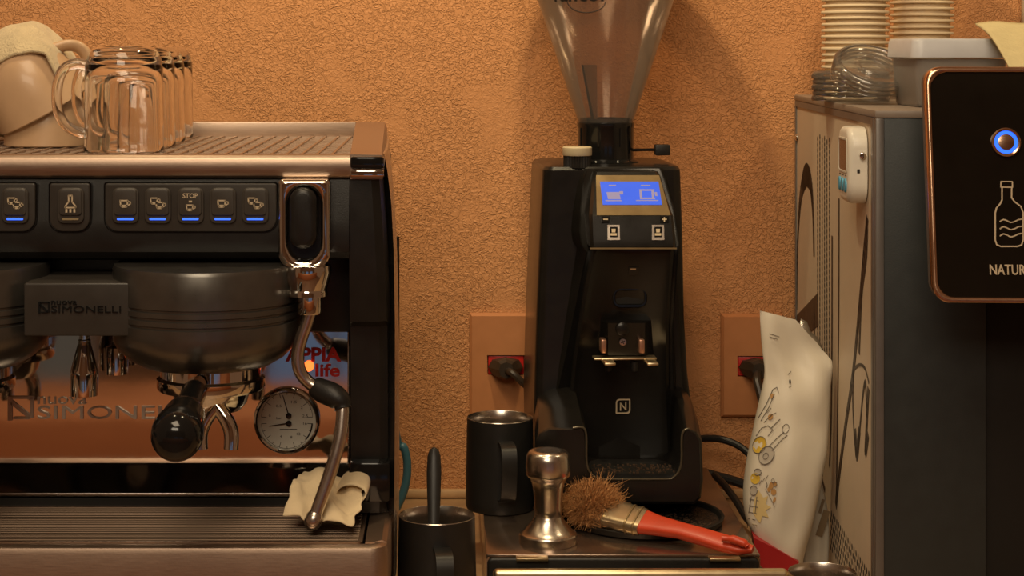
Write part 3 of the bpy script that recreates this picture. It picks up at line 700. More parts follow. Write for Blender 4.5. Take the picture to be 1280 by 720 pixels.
# ------------------------------------------------------------------ grinder stand with knock drawer
TZ = 0.053
KX0, KX1, KY0, KY1 = 0.0365, 0.299, 1.762, 2.125
KB = thing('knock_drawer', 'low brown steel knock-box stand with open drawer under the grinder', 'drawer', ((KX0+KX1)/2, 1.94, 0))
b = new(); box(b, KX0, KX1, KY0, KY1, TZ-0.004, TZ, 0.0015); obj('top_plate', b, M['basetop'], KB)
for x in (KX0, KX1-0.003):
    b = new(); box(b, x, x+0.003, KY0, KY1, 0.0, TZ-0.004); obj('side_wall', b, M['basetop'], KB)
b = new(); box(b, KX0, KX1, KY1-0.003, KY1, 0.0, TZ-0.004); obj('back_wall', b, M['basetop'], KB)
b = new(); plate(b, rrect(KX0+0.001, KX1-0.001, 0.004, TZ-0.0035, 0.005, 4), KY0-0.002, KY0+0.02, 0.002); obj('rubber_front', b, M['rubber'], KB)
for x0, x1 in ((645, 685), (886, 925)):
    b = new(); box(b, X(x0, 1.757), X(x1, 1.757), 1.752, 1.762, Zp(700, 1.757), Zp(696, 1.757), 0.0006); obj('latch_tab', b, M['brass'], KB)
b = new(); box(b, X(616, 1.71), X(984, 1.71), 1.700, 1.712, 0.001, Zp(711.0, 1.706), 0.0045, 4); dr = obj('drawer_front', b, M['brass'], KB)
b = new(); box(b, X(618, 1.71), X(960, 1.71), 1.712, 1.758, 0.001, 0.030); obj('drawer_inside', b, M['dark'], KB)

# ------------------------------------------------------------------ coffee grinder
GF = Frame(0.178, 2.00, TZ, math.radians(2.5))
GR = thing('coffee_grinder', 'tall black on-demand coffee grinder with blue display and smoked hopper', 'coffee grinder', (0.178, 2.00, TZ), math.radians(2.5), local=True)
VF, VB = -0.022, 0.125
G = GF.loc
b = new(); rings = []
for py, l, r, d in ((207, 690, 842, 0.010), (209, 682, 850, 0.003), (213, 679, 852, 0.0), (300, 675, 855, 0), (400, 671, 857, 0), (470, 669, 861, 0), (510, 668, 866, 0), (560, 669, 868, 0), (628, 671, 866, 0)):
    p0 = G(l, py, VF); p1 = G(r, py, VF); w = p0.z
    ul, ur = p0.x, p1.x
    q = []
    for (cx, cy) in rrect(ul, ur, VF+d, VB-d, 0.010, 4): q.append((cx, cy, w))
    rings.append(q)
loft(b, rings); body = obj('body', b, M['grinder'], GR, 0.5)
zt = rings[0][0][2]
# console head
b = new(); rings = []
for py, l, r, v in ((213, 748, 814, -0.0235), (215, 743, 822, -0.030), (222, 741, 826, -0.0345), (245, 739, 833, -0.055), (266, 737, 840, -0.075), (270, 737, 842, -0.078), (300, 738, 845, -0.086), (309, 739, 845, -0.087), (312, 742, 843, -0.084)):
    a, c = G(l, py, v), G(r, py, v); w = 0.007 if py > 214 else 0.0015
    sw_ = 0.010 if py > 216 else 0.004
    q = [(a.x-0.002, VF+0.004, a.z), (a.x-0.001, v*0.45+VF*0.55, a.z), (a.x, v+0.004, a.z), (a.x+0.003, v, a.z), (c.x-0.003, v, a.z), (c.x, v+0.004, a.z), (c.x+0.001, v*0.45+VF*0.55, a.z), (c.x+0.002, VF+0.004, a.z)]
    rings.append(q)
loft(b, rings); hd = obj('console_head', b, M['grinder'], GR, 0.45)
# shell around the head, flaring at the left
b = new(); rings = []
for py, l, r, v in ((211, 734, 826, -0.0225), (225, 729, 832, -0.028), (260, 725, 842, -0.040), (290, 724, 847, -0.052), (306, 727, 849, -0.060), (315, 733, 848, -0.064), (360, 724, 845, -0.054), (410, 714, 842, -0.042), (455, 705, 842, -0.030), (490, 697, 843, -0.0225)):
    a, c = G(l, py, v), G(r, py, v)
    q = [(a.x-0.006, VF+0.004, a.z), (a.x-0.002, v*0.5+VF*0.5, a.z), (a.x, v, a.z), (a.x+0.002, v+0.0012, a.z), (c.x-0.002, v+0.0012, a.z), (c.x, v, a.z), (c.x+0.002, v*0.5+VF*0.5, a.z), (c.x+0.004, VF+0.004, a.z)]
    rings.append(q)
loft(b, rings); obj('head_shell', b, M['grinder'], GR, 0.9)
# sloping front panel below the head
b = new(); rings = []
for py, l, r, v in ((313, 742, 842, -0.079), (318, 740, 842, -0.079), (360, 731, 839, -0.068), (410, 723, 836, -0.055), (450, 717, 836, -0.043), (490, 713, 836, -0.032), (560, 712, 838, -0.026), (612, 712, 838, -0.026)):
    a, c = G(l, py, v), G(r, py, v)
    m_ = (a.x+c.x)/2
    q = [(a.x, VF+0.002, a.z), (a.x, v+0.001, a.z), (a.x+0.003, v-0.001, a.z), (a.x+0.010, v+0.003, a.z), (m_, v+0.005, a.z), (c.x-0.010, v+0.003, a.z), (c.x-0.003, v-0.001, a.z), (c.x, v+0.001, a.z), (c.x, VF+0.002, a.z)]
    rings.append(q)
loft(b, rings); fp = obj('front_panel', b, M['grinder'], GR, 0.8)
def vface(py): # depth of the front panel's face at a pixel row
    T_ = ((313, -0.079), (318, -0.079), (360, -0.068), (410, -0.055), (450, -0.043), (490, -0.032), (560, -0.026), (700, -0.026))
    for (a, va), (c, vc) in zip(T_, T_[1:]):
        if a <= py <= c: return va+(vc-va)*(py-a)/(c-a)+0.005
def vhead(py):
    T_ = ((213, -0.0235), (215, -0.030), (222, -0.0345), (245, -0.055), (266, -0.075), (270, -0.078), (300, -0.086), (312, -0.087))
    for (a, va), (c, vc) in zip(T_, T_[1:]):
        if a <= py <= c: return va+(vc-va)*(py-a)/(c-a)
def patch(b, quad, vf, off0, off1, n=6):
    """a thin slab that follows the face: quad of pixel corners tl, tr, br, bl"""
    rows = []
    for k in range(n+1):
        t = k/n; L_ = [quad[0][i]*(1-t)+quad[3][i]*t for i in (0, 1)]; R_ = [quad[1][i]*(1-t)+quad[2][i]*t for i in (0, 1)]
        rows.append((G(L_[0], L_[1], vf(L_[1])-off0), G(R_[0], R_[1], vf(R_[1])-off0), G(R_[0], R_[1], vf(R_[1])-off1), G(L_[0], L_[1], vf(L_[1])-off1)))
    loft(b, [[q[0], q[1], q[2]-Vector((0, 0, 0)), q[3]] for q in rows])
b = new(); patch(b, ((745, 219), (824, 219), (838, 269), (746, 269)), vhead, -0.002, 0.0008); ds = obj('display_bezel', b, M['console'], hd)
b = new(); patch(b, ((750, 227), (823, 227), (827.5, 256), (753.5, 256)), vhead, -0.001, 0.0014); sc = obj('display', b, M['screen'], hd, label='lit blue display with two cup symbols')
b = new(); patch(b, ((758, 240), (774, 240), (776, 249), (760, 249)), vhead, 0.0013, 0.0017, 3); patch(b, ((774, 239), (779, 239), (779, 243), (774, 243)), vhead, 0.0013, 0.0017, 2); patch(b, ((757, 250), (777, 250), (777, 251.5), (757, 251.5)), vhead, 0.0013, 0.0017, 2)
for q in (((800, 236.5), (818, 236.5), (818, 238.5), (800, 238.5)), ((800, 247), (819, 247), (819, 249), (800, 249)), ((799, 236.5), (802, 236.5), (803, 249), (800, 249)), ((814, 236.5), (817, 236.5), (818, 249), (815, 249)), ((818, 240), (821, 240), (822, 245), (819, 245)), ((795, 250), (823, 250), (823, 251.2), (795, 251.2)), ((801, 231), (813, 231), (813, 232.2), (801, 232.2)), ((761, 231), (770, 231), (770, 232.2), (761, 232.2))):
    patch(b, q, vhead, 0.0013, 0.0017, 2)
obj('display_symbol', b, M['screenink'], hd)
for (x0, x1), s in (((752, 762), '-'), ((825, 836), '+')):
    b = new(); patch(b, ((x0, 270.5), (x1, 270.5), (x1, 278), (x0, 278)), vhead, -0.001, 0.0016, 2); obj('small_key', b, M['blackgloss'], hd)
    b = new(); xm = (x0+x1)/2; patch(b, ((xm-3, 273.4), (xm+3, 273.4), (xm+3, 274.8), (xm-3, 274.8)), vhead, 0.001, 0.0018, 1)
    if s == '+': patch(b, ((xm-0.7, 271.5), (xm+0.7, 271.5), (xm+0.7, 277), (xm-0.7, 277)), vhead, 0.001, 0.0018, 1)
    obj('key_sign', b, M['icon'], hd)
for cx in (767, 822.5):
    b = new(); patch(b, ((cx-7.5, 281), (cx+7.5, 281), (cx+8, 300), (cx-7.5, 300)), vhead, -0.001, 0.0016, 2); k = obj('dose_key', b, M['steelv'], hd)
    b = new(); patch(b, ((cx-4.5, 283.5), (cx+5, 283.5), (cx+5, 296.5), (cx-4.5, 296.5)), vhead, 0.001, 0.0020, 2); obj('key_inlay', b, M['blackgloss'], hd)
    b = new(); patch(b, ((cx-2.6, 286), (cx+2.6, 286), (cx+2.2, 290.5), (cx-2.2, 290.5)), vhead, 0.001, 0.0024, 2); patch(b, ((cx-4, 291.5), (cx+4, 291.5), (cx+4, 294.5), (cx-4, 294.5)), vhead, 0.001, 0.0024, 2); obj('key_symbol', b, M['icon'], hd)
b = new(); patch(b, ((737, 309.5), (846, 309.5), (846, 311.5), (738, 311.5)), vhead, -0.002, 0.0008, 2); obj('head_seam', b, M['console'], hd)
# details on the front panel
b = new(); patch(b, ((786, 334), (799, 334), (798, 344), (786, 344)), vface, -0.001, 0.0012, 2); obj('sensor_window', b, M['blackgloss'], fp)
b = new(); patch(b, ((788, 335.5), (795, 335.5), (795, 337.3), (788, 337.3)), vface, 0.001, 0.0016, 2); obj('sensor_glint', b, M['steelv'], fp)
def panel_map(py0):
    v0 = vface(py0)
    return lambda x, y, z: Vector((x, v0+y, z))
def ploc(px, py): q = G(px, py, vface(py)); return q.x, q.z
x0, z0 = ploc(765, 384); x1, z1 = ploc(809, 360)
b = new(); frame(b, rrect(x0, x1, z0, z1, 0.008, 5), rrect(x0+0.003, x1-0.003, z0+0.004, z1-0.003, 0.005, 5), -0.003, 0.008, 0.001, panel_map(372)); obj('chute_collar', b, M['blackgloss'], fp)
b = new(); plate(b, rrect(x0+0.003, x1-0.003, z0+0.004, z1-0.003, 0.005, 5), 0.0, 0.006, 0, panel_map(372)); obj('chute_opening', b, M['dark'], fp)
# dosing chute block
b = new(); vv = vface(412)
top_ = [G(748, 402, vv-0.004), G(815, 399, vv-0.004), G(803, 388, vv), G(764, 388, vv)]
q0 = [G(760, 404, vv-0.016), G(806, 404, vv-0.016), G(806, 444, vv-0.010), G(760, 444, vv-0.010)]
q1 = [G(747, 399, vv), G(817, 399, vv), G(818, 446, vv+0.010), G(747, 446, vv+0.010)]
loft(b, [q1, q0]); ch = obj('dosing_chute', b, M['grinder'], GR, 0.3)
b = new(); lathe(b, [(0.0075, 0), (0.0070, 0.003), (0.005, 0.004), (0, 0.0042)], G(778, 411, vv-0.0155), 24, RX); obj('chute_button', b, M['grinder'], ch)
b = new(); lathe(b, [(0.0038, 0), (0.0036, 0.0012), (0, 0.0015)], G(778.5, 427.5, vv-0.0145), 18, RX); sr = obj('screw', b, M['steelv'], ch)
b = new(); c = G(778.5, 427.5, vv-0.0162); stroke(b, [c+Vector((-0.002, 0, -0.001)), c+Vector((0.002, 0, 0.001))], 0.0008, (0, -1, 0), 0.0002); stroke(b, [c+Vector((-0.001, 0, 0.002)), c+Vector((0.001, 0, -0.002))], 0.0008, (0, -1, 0), 0.0002); obj('screw_slot', b, M['dark'], ch)
for cx in (754.5, 802):
    a = G(cx-3.5, 441, vv-0.020); c = G(cx+3.2, 424, vv-0.020)
    b = new(); box(b, a.x, c.x, vv-0.024, vv-0.006, a.z, c.z, 0.001); obj('fork_post', b, M['copper'], GR)
a = G(744, 454, vv-0.03); c = G(823, 449, vv-0.03)
b = new(); box(b, a.x, c.x, vv-0.020, vv-0.002, a.z+0.0012, c.z, 0.001); fk = obj('portafilter_fork', b, M['brass'], GR)
for cx in (760, 813):
    p = G(cx, 452, vv-0.026); b = new(); box(b, p.x-0.006, p.x+0.006, vv-0.044, vv-0.010, p.z-0.0015, p.z+0.002, 0.0015); obj('fork_prong', b, M['brass'], fk)
for cx in (761, 793):
    p = G(cx, 452, vv-0.012); b = new(); lathe(b, [(0, -0.010), (0.0035, -0.010), (0.004, -0.008), (0.004, 0.0), (0, 0)], p, 16); obj('fork_stop', b, M['rubber'], fk)
# square badge on the back wall of the basin
x0, z0 = ploc(769.5, 517); x1, z1 = ploc(788, 498.5); T_ = panel_map(508)
b = new(); frame(b, rrect(x0, x1, z0, z1, 0.003, 4, (0.001, 0.004, 0.001, 0.004)), rrect(x0+0.0014, x1-0.0014, z0+0.0014, z1-0.0014, 0.002, 4, (0.0006, 0.003, 0.0006, 0.003)), -0.0012, 0.002, 0, T_)
v0 = vface(508)-0.0008; dx, dz = x1-x0, z1-z0
stroke(b, [Vector((x0+dx*0.32, v0, z0+dz*0.24)), Vector((x0+dx*0.32, v0, z0+dz*0.72)), Vector((x0+dx*0.68, v0, z0+dz*0.28)), Vector((x0+dx*0.68, v0, z0+dz*0.78))], 0.0013, (0, -1, 0), 0.0006)
obj('badge', b, M['icon'], GR)
# basin: front outline and back outline joined
VJ = -0.142
fr_ = [(680, 630), (671, 622), (668, 600), (669, 552), (674, 541), (686, 534), (716, 534), (728, 533), (733, 540), (734, 552), (734, 575), (737, 588), (745, 596), (756, 598), (830, 598), (841, 596), (848, 588), (851, 575), (851, 552), (852, 542), (856, 536), (862, 535), (871, 540), (877, 550), (879, 600), (876, 622), (868, 630)]
bk_ = [(676, 628), (670, 620), (668, 590), (668, 520), (672, 497), (684, 488), (708, 484), (718, 486), (722, 495), (724, 520), (725, 555), (728, 564), (736, 570), (746, 572), (818, 572), (828, 570), (835, 564), (838, 555), (838, 520), (839, 497), (842, 487), (850, 484), (858, 490), (864, 500), (867, 590), (866, 620), (862, 628)]
b = new(); R_ = []
mid_ = [((a[0]*0.62+c[0]*0.38), (a[1]*0.62+c[1]*0.38)) for a, c in zip(fr_, bk_)]
mid_ = [(x, y-(6 if (i in (4, 5, 6, 7, 8, 19, 20, 21, 22, 23)) else 0)+(4 if 10 <= i <= 17 else 0)) for i, (x, y) in enumerate(mid_)]
cx_ = sum(p[0] for p in fr_)/len(fr_)
ease = [(x+(0.6 if (i < 6 or i > 22) and x < cx_ else 0), y) for i, (x, y) in enumerate(fr_)]
def grow(pts, k):
    n = len(pts); out = []
    for i, p in enumerate(pts):
        a, c = pts[i-1], pts[(i+1) % n]; tx, ty = c[0]-a[0], c[1]-a[1]; l = math.hypot(tx, ty) or 1
        out.append((p[0]-ty/l*k, p[1]+tx/l*k))
    return out
for pts, v in ((grow(fr_, 3.2), VJ), (grow(fr_, 1.2), VJ+0.002), (fr_, VJ+0.006), (mid_, -0.085), (bk_, -0.024), (bk_, -0.015)):
    R_.append([G(x, y, v) for x, y in pts])
loft(b, R_); bas = obj('basin', b, M['grinder'], GR, 0.75)
b = new(); rim_ = [G(x, y, VJ+0.0008) for x, y in grow(fr_, 1.0)[6:22]]; tube(b, smooth_path(rim_, 3), 0.0013, 8); obj('basin_rim_highlight', b, M['rim'], bas, 1.5)  # thin pale bead added as the bright specular line along the basin edge
b = new(); q = [G(742, 592, VJ+0.010), G(845, 592, VJ+0.010), G(833, 574, -0.03), G(730, 574, -0.03)]; loft(b, [[p+Vector((0, 0, 0.0)) for p in q], [p+Vector((0, 0, -0.006)) for p in q]]); obj('basin_floor', b, M['rubber'], bas)
b = new()
for i in range(160):
    t = random.random(); s = random.random(); p = q[0].lerp(q[1], t).lerp(q[3].lerp(q[2], t), s*0.6)+Vector((0, 0, 0.0005)); r = random.uniform(0.0004, 0.0011)
    box(b, p.x-r, p.x+r, p.y-r, p.y+r, p.z-r, p.z+r*0.8)
obj('spilled_grounds', b, M['coffee'], bas, kind='stuff')
for u, v in ((-0.06, -0.025), (0.068, -0.025), (-0.06, 0.10), (0.068, 0.10)):
    b = new(); lathe(b, [(0, 0.0002), (0.011, 0.0002), (0.012, 0.004), (0.010, 0.020), (0, 0.020)], (u, v, 0), 20); obj('foot', b, M['rubber'], GR)
# collar, hopper, gate lever, adjusting knob
HC = GF.loc(757, 200, 0.040); hz = zt
b = new(); lathe(b, [(0, hz-0.002), (0.037, hz-0.002), (0.037, hz+0.001), (0.0335, hz+0.003), (0.0310, hz+0.004), (0.0310, hz+0.038), (0.0318, hz+0.040), (0.0318, hz+0.0435), (0.0300, hz+0.0445), (0.027, hz+0.0445), (0.027, hz+0.010), (0, hz+0.010)], (HC.x, HC.y, 0), 48); co = obj('hopper_collar', b, M['blackgloss'], GR)
b = new()
for a in (-1.95, -1.15, -2.75, 0.1):
    p = Vector((HC.x+0.0312*math.cos(a), HC.y+0.0312*math.sin(a), hz+0.038)); tube(b, [p, p+Vector((0, 0, -0.020))], 0.0012, 8)
obj('collar_rib', b, M['blackgloss'], co)
h0 = hz+0.043; wz = lambda py: Zp(py, 2.04)-TZ
def hr(z): return 0.0297+(z-h0)*0.336
zc = 0.655-TZ
pf = [(0.0285, h0-0.012), (0.0297, h0), (hr(zc-0.03), zc-0.03), (hr(zc-0.02)+0.0015, zc-0.014), (hr(zc-0.02)+0.003, zc), (hr(zc-0.02)+0.003, zc+0.055)]
b = new(); lathe(b, pf, (HC.x, HC.y, 0), 72); ho = obj('hopper', b, M['hopper'], GR, 0.9)
b = new(); rl = hr(zc-0.02)+0.005; lathe(b, [(rl-0.003, zc+0.050), (rl, zc+0.052), (rl, zc+0.062), (rl-0.006, zc+0.066), (0.03, zc+0.070), (0, zc+0.070)], (HC.x, HC.y, 0), 48); obj('hopper_lid', b, M['hopper'], GR)
b = new(); lathe(b, [(0.0280, h0+0.0055), (0.0290, h0+0.004), (0.0292, h0-0.002), (0.0280, h0-0.002)], (HC.x, HC.y, 0), 48, None, True); obj('collar_gasket', b, M['rubber'], co)
def hp(px, py, v): return GF.loc(px, py, v)
b = new(); A1 = hp(727.5, 81, 0.028); A2 = hp(745, 81, 0.052); B1 = hp(742, 156, 0.032); B2 = hp(746, 156, 0.048)
loft(b, [[A1, A2, A2+Vector((0.001, 0.001, 0)), A1+Vector((0.0016, 0, 0))], [B1, B2, B2+Vector((0.001, 0.001, 0)), B1+Vector((0.0016, 0, 0))]]); obj('hopper_fin', b, M['hopper'], GR)
b = new(); loft(b, [[A1+Vector((-0.0008, -0.0005, 0)), A1+Vector((0.0012, -0.0005, 0)), A1+Vector((0.0002, 0.0015, 0))], [B1+Vector((-0.0016, -0.0005, 0)), B1+Vector((0.0020, -0.0005, 0)), B1+Vector((0.0002, 0.002, 0))]]); obj('fin_edge', b, M['rubber'], GR)
b = new()
def conep(a, z, out=0.0004):
    r = hr(z)+out; return Vector((HC.x+r*math.sin(a), HC.y-r*math.cos(a), z))
zb = wz(4)+0.0008
t = new(); text(t, 'rancor', 0.026, lambda a, c, d: Vector((a, c, d))); wtxt = max(v.co.x for v in t.verts); t.free()
text(b, 'rancor', 0.026, lambda a, c, d: conep(-0.50+(a-wtxt/2)/0.076, zb+c*0.92, 0.0004+d), 0.0005, 0.95, 0.0002)
tube(b, [conep(-0.42+0.29*math.cos(PI+PI*k/16), zb-0.001+0.0115*math.sin(PI+PI*k/16)) for k in range(17)], 0.0005, 6)
obj('hopper_print', b, M['ink'], ho)
b = new(); lv = GF.loc(790, 187.5, 0.030); le = GF.loc(824, 187, 0.030); tube(b, [(HC.x+0.029, lv.y, lv.z), (le.x, le.y, le.z)], 0.0016, 10); gl = obj('gate_lever', b, M['blackgloss'], GR)
a, c = GF.loc(818, 194, 0.030), GF.loc(837, 180.5, 0.030); b = new(); box(b, a.x, c.x, 0.024, 0.036, a.z, c.z, 0.0015); obj('lever_knob', b, M['rubber'], gl)
kc = GF.loc(721.5, 200, -0.008)
b = new(); lathe(b, [(0, 0.011), (0.0155, 0.011), (0.0160, 0.0118), (0.0160, 0.0195), (0.0150, 0.0206), (0, 0.0208)], (kc.x, kc.y, hz-0.001), 32); kn = obj('adjusting_knob', b, M['creamknob'], GR)
b = new(); R2 = []
for z in (-0.002, 0.0105): R2.append([(kc.x+(0.0150-0.0012*(k % 2))*math.cos(2*PI*k/56), kc.y+(0.0150-0.0012*(k % 2))*math.sin(2*PI*k/56), hz-0.001+z) for k in range(56)])
loft(b, R2); obj('knurled_ring', b, M['rubber'], kn, 0.3)

# round black tray of grounds in front of the grinder
gt = thing('grounds_tray', 'round black tray dusted with coffee grounds under the grinder spout', 'tray', (0.2015, 1.886, TZ))
b = new(); lathe(b, [(0, TZ+0.0002), (0.074, TZ+0.0002), (0.079, TZ+0.002), (0.081, TZ+0.0075), (0.0795, TZ+0.0085), (0.0775, TZ+0.0075), (0.0755, TZ+0.0035), (0, TZ+0.003)], (0.2015, 1.886, 0), 64); obj('tray_rim', b, M['rubber'], gt)
b = new()
for i in range(420):
    a = random.uniform(-1.7, 0.9); r = 0.072*math.sqrt(random.random()); x = 0.2015+r*math.cos(a); y = 1.886+r*math.sin(a)*0.9; s = random.uniform(0.0004, 0.0012); z = TZ+0.0032
    box(b, x-s, x+s, y-s, y+s, z-0.0004, z+s)
obj('coffee_grounds', b, M['coffee'], gt, kind='stuff')

# ------------------------------------------------------------------ pitchers, tamper, brush, spatula
def pitcher(name, label, c, R, Rb, H, hdir, m_out, group=None, hw=0.0078):
    t = thing(name, label, 'pitcher', c, hdir, group, local=True)
    b = new(); out = [(0, 0), (Rb-0.004, 0), (Rb-0.001, 0.001), (Rb, 0.004), (Rb, 0.010), (Rb-(Rb-R)*0.55, H*0.6), (R, H-0.004), (R, H)]
    lathe(b, out, (0, 0, 0), 56); bd = obj('body', b, m_out, t, 0.7)
    b = new(); lathe(b, [(R, H), (R-0.0004, H+0.0006), (R-0.0009, H), (R-0.0012, H-0.01), (Rb-0.0025, 0.012), (Rb-0.006, 0.003), (0, 0.003)], (0, 0, 0), 56); obj('inside', b, M['steelv'], t, 0.7)
    # strap handle pointing towards -y
    pth = smooth_path([(0, -R+0.001, H*0.80), (0, -R-0.012, H*0.81), (0, -R-0.026, H*0.78), (0, -R-0.031, H*0.66), (0, -R-0.029, H*0.45), (0, -R-0.023, H*0.26), (0, -R-0.010, H*0.19), (0, -Rb+0.001, H*0.17)], 5)
    b = new(); rings = []
    for i, p in enumerate(pth):
        tg = (pth[min(i+1, len(pth)-1)]-pth[max(i-1, 0)]).normalized(); nn = Vector((1, 0, 0)).cross(tg).normalized()
        rings.append([p+Vector((sx*hw, 0, 0))+nn*sn*0.0011 for sx, sn in ((-1, -1), (1, -1), (1, 1), (-1, 1))])
    loft(b, rings); obj('handle', b, m_out, t, 0.5)
    return t
pitcher('milk_pitcher', 'matte black milk pitcher standing on the grinder stand below the socket', (X(625, 1.938), 1.938, TZ), 0.0348, 0.0362, 0.0955, 0.12, M['pitcher'], 'black milk pitchers')
pitcher('milk_pitcher', 'matte black milk pitcher on the counter holding a black spatula', (X(546, 1.70), 1.70, 0.0), 0.0352, 0.0373, 0.106, 0.12, M['pitcher'], 'black milk pitchers')
pitcher('steel_cup', 'small bare steel cup on the counter by the coffee bag', (X(1028, 1.70), 1.70, 0.0), 0.0315, 0.0335, 0.0535, -0.6, M['steelv'])
b = new(); rings = []
for py, w, Y in ((702, 6.0, 1.694), (680, 6.5, 1.699), (655, 7.2, 1.705), (620, 8.4, 1.713), (590, 9.2, 1.720), (570, 8.2, 1.725), (562, 5.5, 1.727), (559.5, 2.2, 1.7275)):
    c = P(542+(702-py)*0.004, py, Y); r = w*Y/F
    rings.append([c+Vector((r*math.cos(2*PI*k/14), 0.0032*math.sin(2*PI*k/14), 0)) for k in range(14)])
loft(b, rings); solo('spatula', b, M['blacksatin'], 'slim black spatula standing in the front milk pitcher', 'spatula', sharp=1.5)
# tamper
tc_ = (X(685, 1.803), 1.803, TZ)
T = thing('tamper', 'polished steel coffee tamper standing on its round base', 'tamper', tc_, local=True)
b = new(); lathe(b, [(0, 0), (0.0280, 0), (0.0286, 0.0008), (0.0286, 0.0085), (0.0278, 0.0098), (0.0262, 0.0105), (0.0225, 0.0140), (0.0180, 0.0195), (0.0150, 0.0235), (0.0138, 0.0265), (0, 0.0265)], (0, 0, 0), 48); obj('base', b, M['steelv'], T, 0.5)
b = new(); lathe(b, [(0, 0.0265), (0.0130, 0.0265), (0.0136, 0.0275), (0.0134, 0.034), (0.0138, 0.044), (0.0150, 0.054), (0.0166, 0.060), (0.0185, 0.0635), (0.0208, 0.0655), (0.0218, 0.0680), (0.0220, 0.0740), (0.0216, 0.0820), (0.0206, 0.0868), (0.0180, 0.0898), (0.0150, 0.0908), (0.0120, 0.0905), (0, 0.0905)], (0, 0, 0), 48); obj('handle', b, M['steelv'], T, 0.7)
# pastry brush
BR = thing('pastry_brush', 'flat brush with shaggy brown bristles and red plastic handle', 'brush', (0.21, 1.80, TZ))
A = P(797, 651, 1.812); E = P(941, 687, 1.752)
pth = [(A, 0.0148, 0.0062), (P(806, 653, 1.808), 0.0138, 0.0062), (P(822, 657, 1.80), 0.0110, 0.0058), (P(850, 663, 1.788), 0.0085, 0.0055), (P(878, 671, 1.777), 0.0090, 0.0055), (P(905, 679, 1.766), 0.0095, 0.0050), (P(925, 684, 1.759), 0.0085, 0.0045), (E, 0.0035, 0.003)]
dirh = (E-A).normalized(); side = dirh.cross(Vector((0, 0, 1))).normalized(); up = side.cross(dirh).normalized()
side = (side-up*0.55).normalized(); up = side.cross(dirh).normalized()
b = new(); rings = []
for p, w, h in pth: rings.append([p+side*w*math.copysign(abs(math.cos(a))**0.6, math.cos(a))+up*h*math.copysign(abs(math.sin(a))**0.6, math.sin(a)) for a in [2*PI*k/20 for k in range(20)]])
loft(b, rings); hb = obj('handle', b, M['redplastic'], BR, 1.0)
b = new(); hp0 = [P(902, 677, 1.760), P(915, 678, 1.757), P(929, 683, 1.753), P(934, 687, 1.751)]; tube(b, [p-Vector((0, 0.002, -0.0035)) for p in smooth_path(hp0, 4)], [0.003, 0.0042, 0.0042, 0.003], 12); obj('hanging_loop', b, M['redplastic'], hb, 1.0)
Fz = P(755, 640, 1.838); b = new(); rings = []
for k in range(7):
    t = k/6; p = A.lerp(Fz, t)+dirh*0.006*(1-t); w = 0.0148+0.0015*t+(0.0006 if k in (1, 3, 5) else 0); h = 0.0068+0.0010*t+(0.0006 if k in (1, 3, 5) else 0)
    rings.append([p+side*w*math.copysign(abs(math.cos(a))**0.5, math.cos(a))+up*h*math.copysign(abs(math.sin(a))**0.5, math.sin(a)) for a in [2*PI*j/24 for j in range(24)]])
loft(b, rings); fe = obj('ferrule', b, mat('dull_tin_ferrule', (0.52, 0.42, 0.28), 0.32, metal=0.9), BR, 0.9)
for tt in (0.12, 0.32, 0.85):
    b = new(); p = A.lerp(Fz, tt)+dirh*0.006*(1-tt); rr_ = []
    for dd in (-0.0008, 0.0008): rr_.append([p+d_*dd+side*(0.0156+0.0012*tt)*math.copysign(abs(math.cos(a))**0.5, math.cos(a))+up*0.0084*math.copysign(abs(math.sin(a))**0.5, math.sin(a)) for d_ in (dirh,) for a in [2*PI*j/24 for j in range(24)]])
    loft(b, rr_); obj('ferrule_band', b, M['console'], fe, 0.9)
b = new(); d0 = (Fz-A).normalized()
bc = P(741, 629, 1.845)
for i in range(5200):
    u_, v_ = random.uniform(-1, 1), random.uniform(-1, 1)
    root = Fz+side*u_*0.0170+up*v_*0.0060-d0*0.004
    q = Vector((random.gauss(0, 1), random.gauss(0, 1), random.gauss(0, 1))).normalized()*random.uniform(0.45, 1.0)**0.5
    tip = bc+Vector((q.x*0.034, q.y*0.028, q.z*0.0265))
    if random.random() < 0.25: tip += Vector((random.gauss(0, 0.006), random.gauss(0, 0.006), random.gauss(0, 0.006)))
    p2 = tip+Vector((random.gauss(0, 0.003), random.gauss(0, 0.003), random.gauss(0, 0.003))); p1 = root.lerp(tip, 0.5)+d0*0.010
    p2 = p1.lerp(tip, 0.65)+Vector((random.gauss(0, 0.0022), random.gauss(0, 0.0022), random.gauss(0, 0.0022))); p3 = tip
    for p in (p1, p2, p3): p.z = max(p.z, TZ+0.001+random.random()*0.004)
    r0 = 0.00030; rings = []
    for p, r in ((root, r0), (p1, r0), (p2, r0*0.9), (p3, r0*0.35)):
        rings.append([p+Vector((r, 0, 0)), p+Vector((-r*0.5, 0, r*0.87)), p+Vector((-r*0.5, r*0.6, -r*0.87))])
    loft(b, rings, False)
obj('bristles', b, M['bristle'], BR, 3.0, kind='stuff')

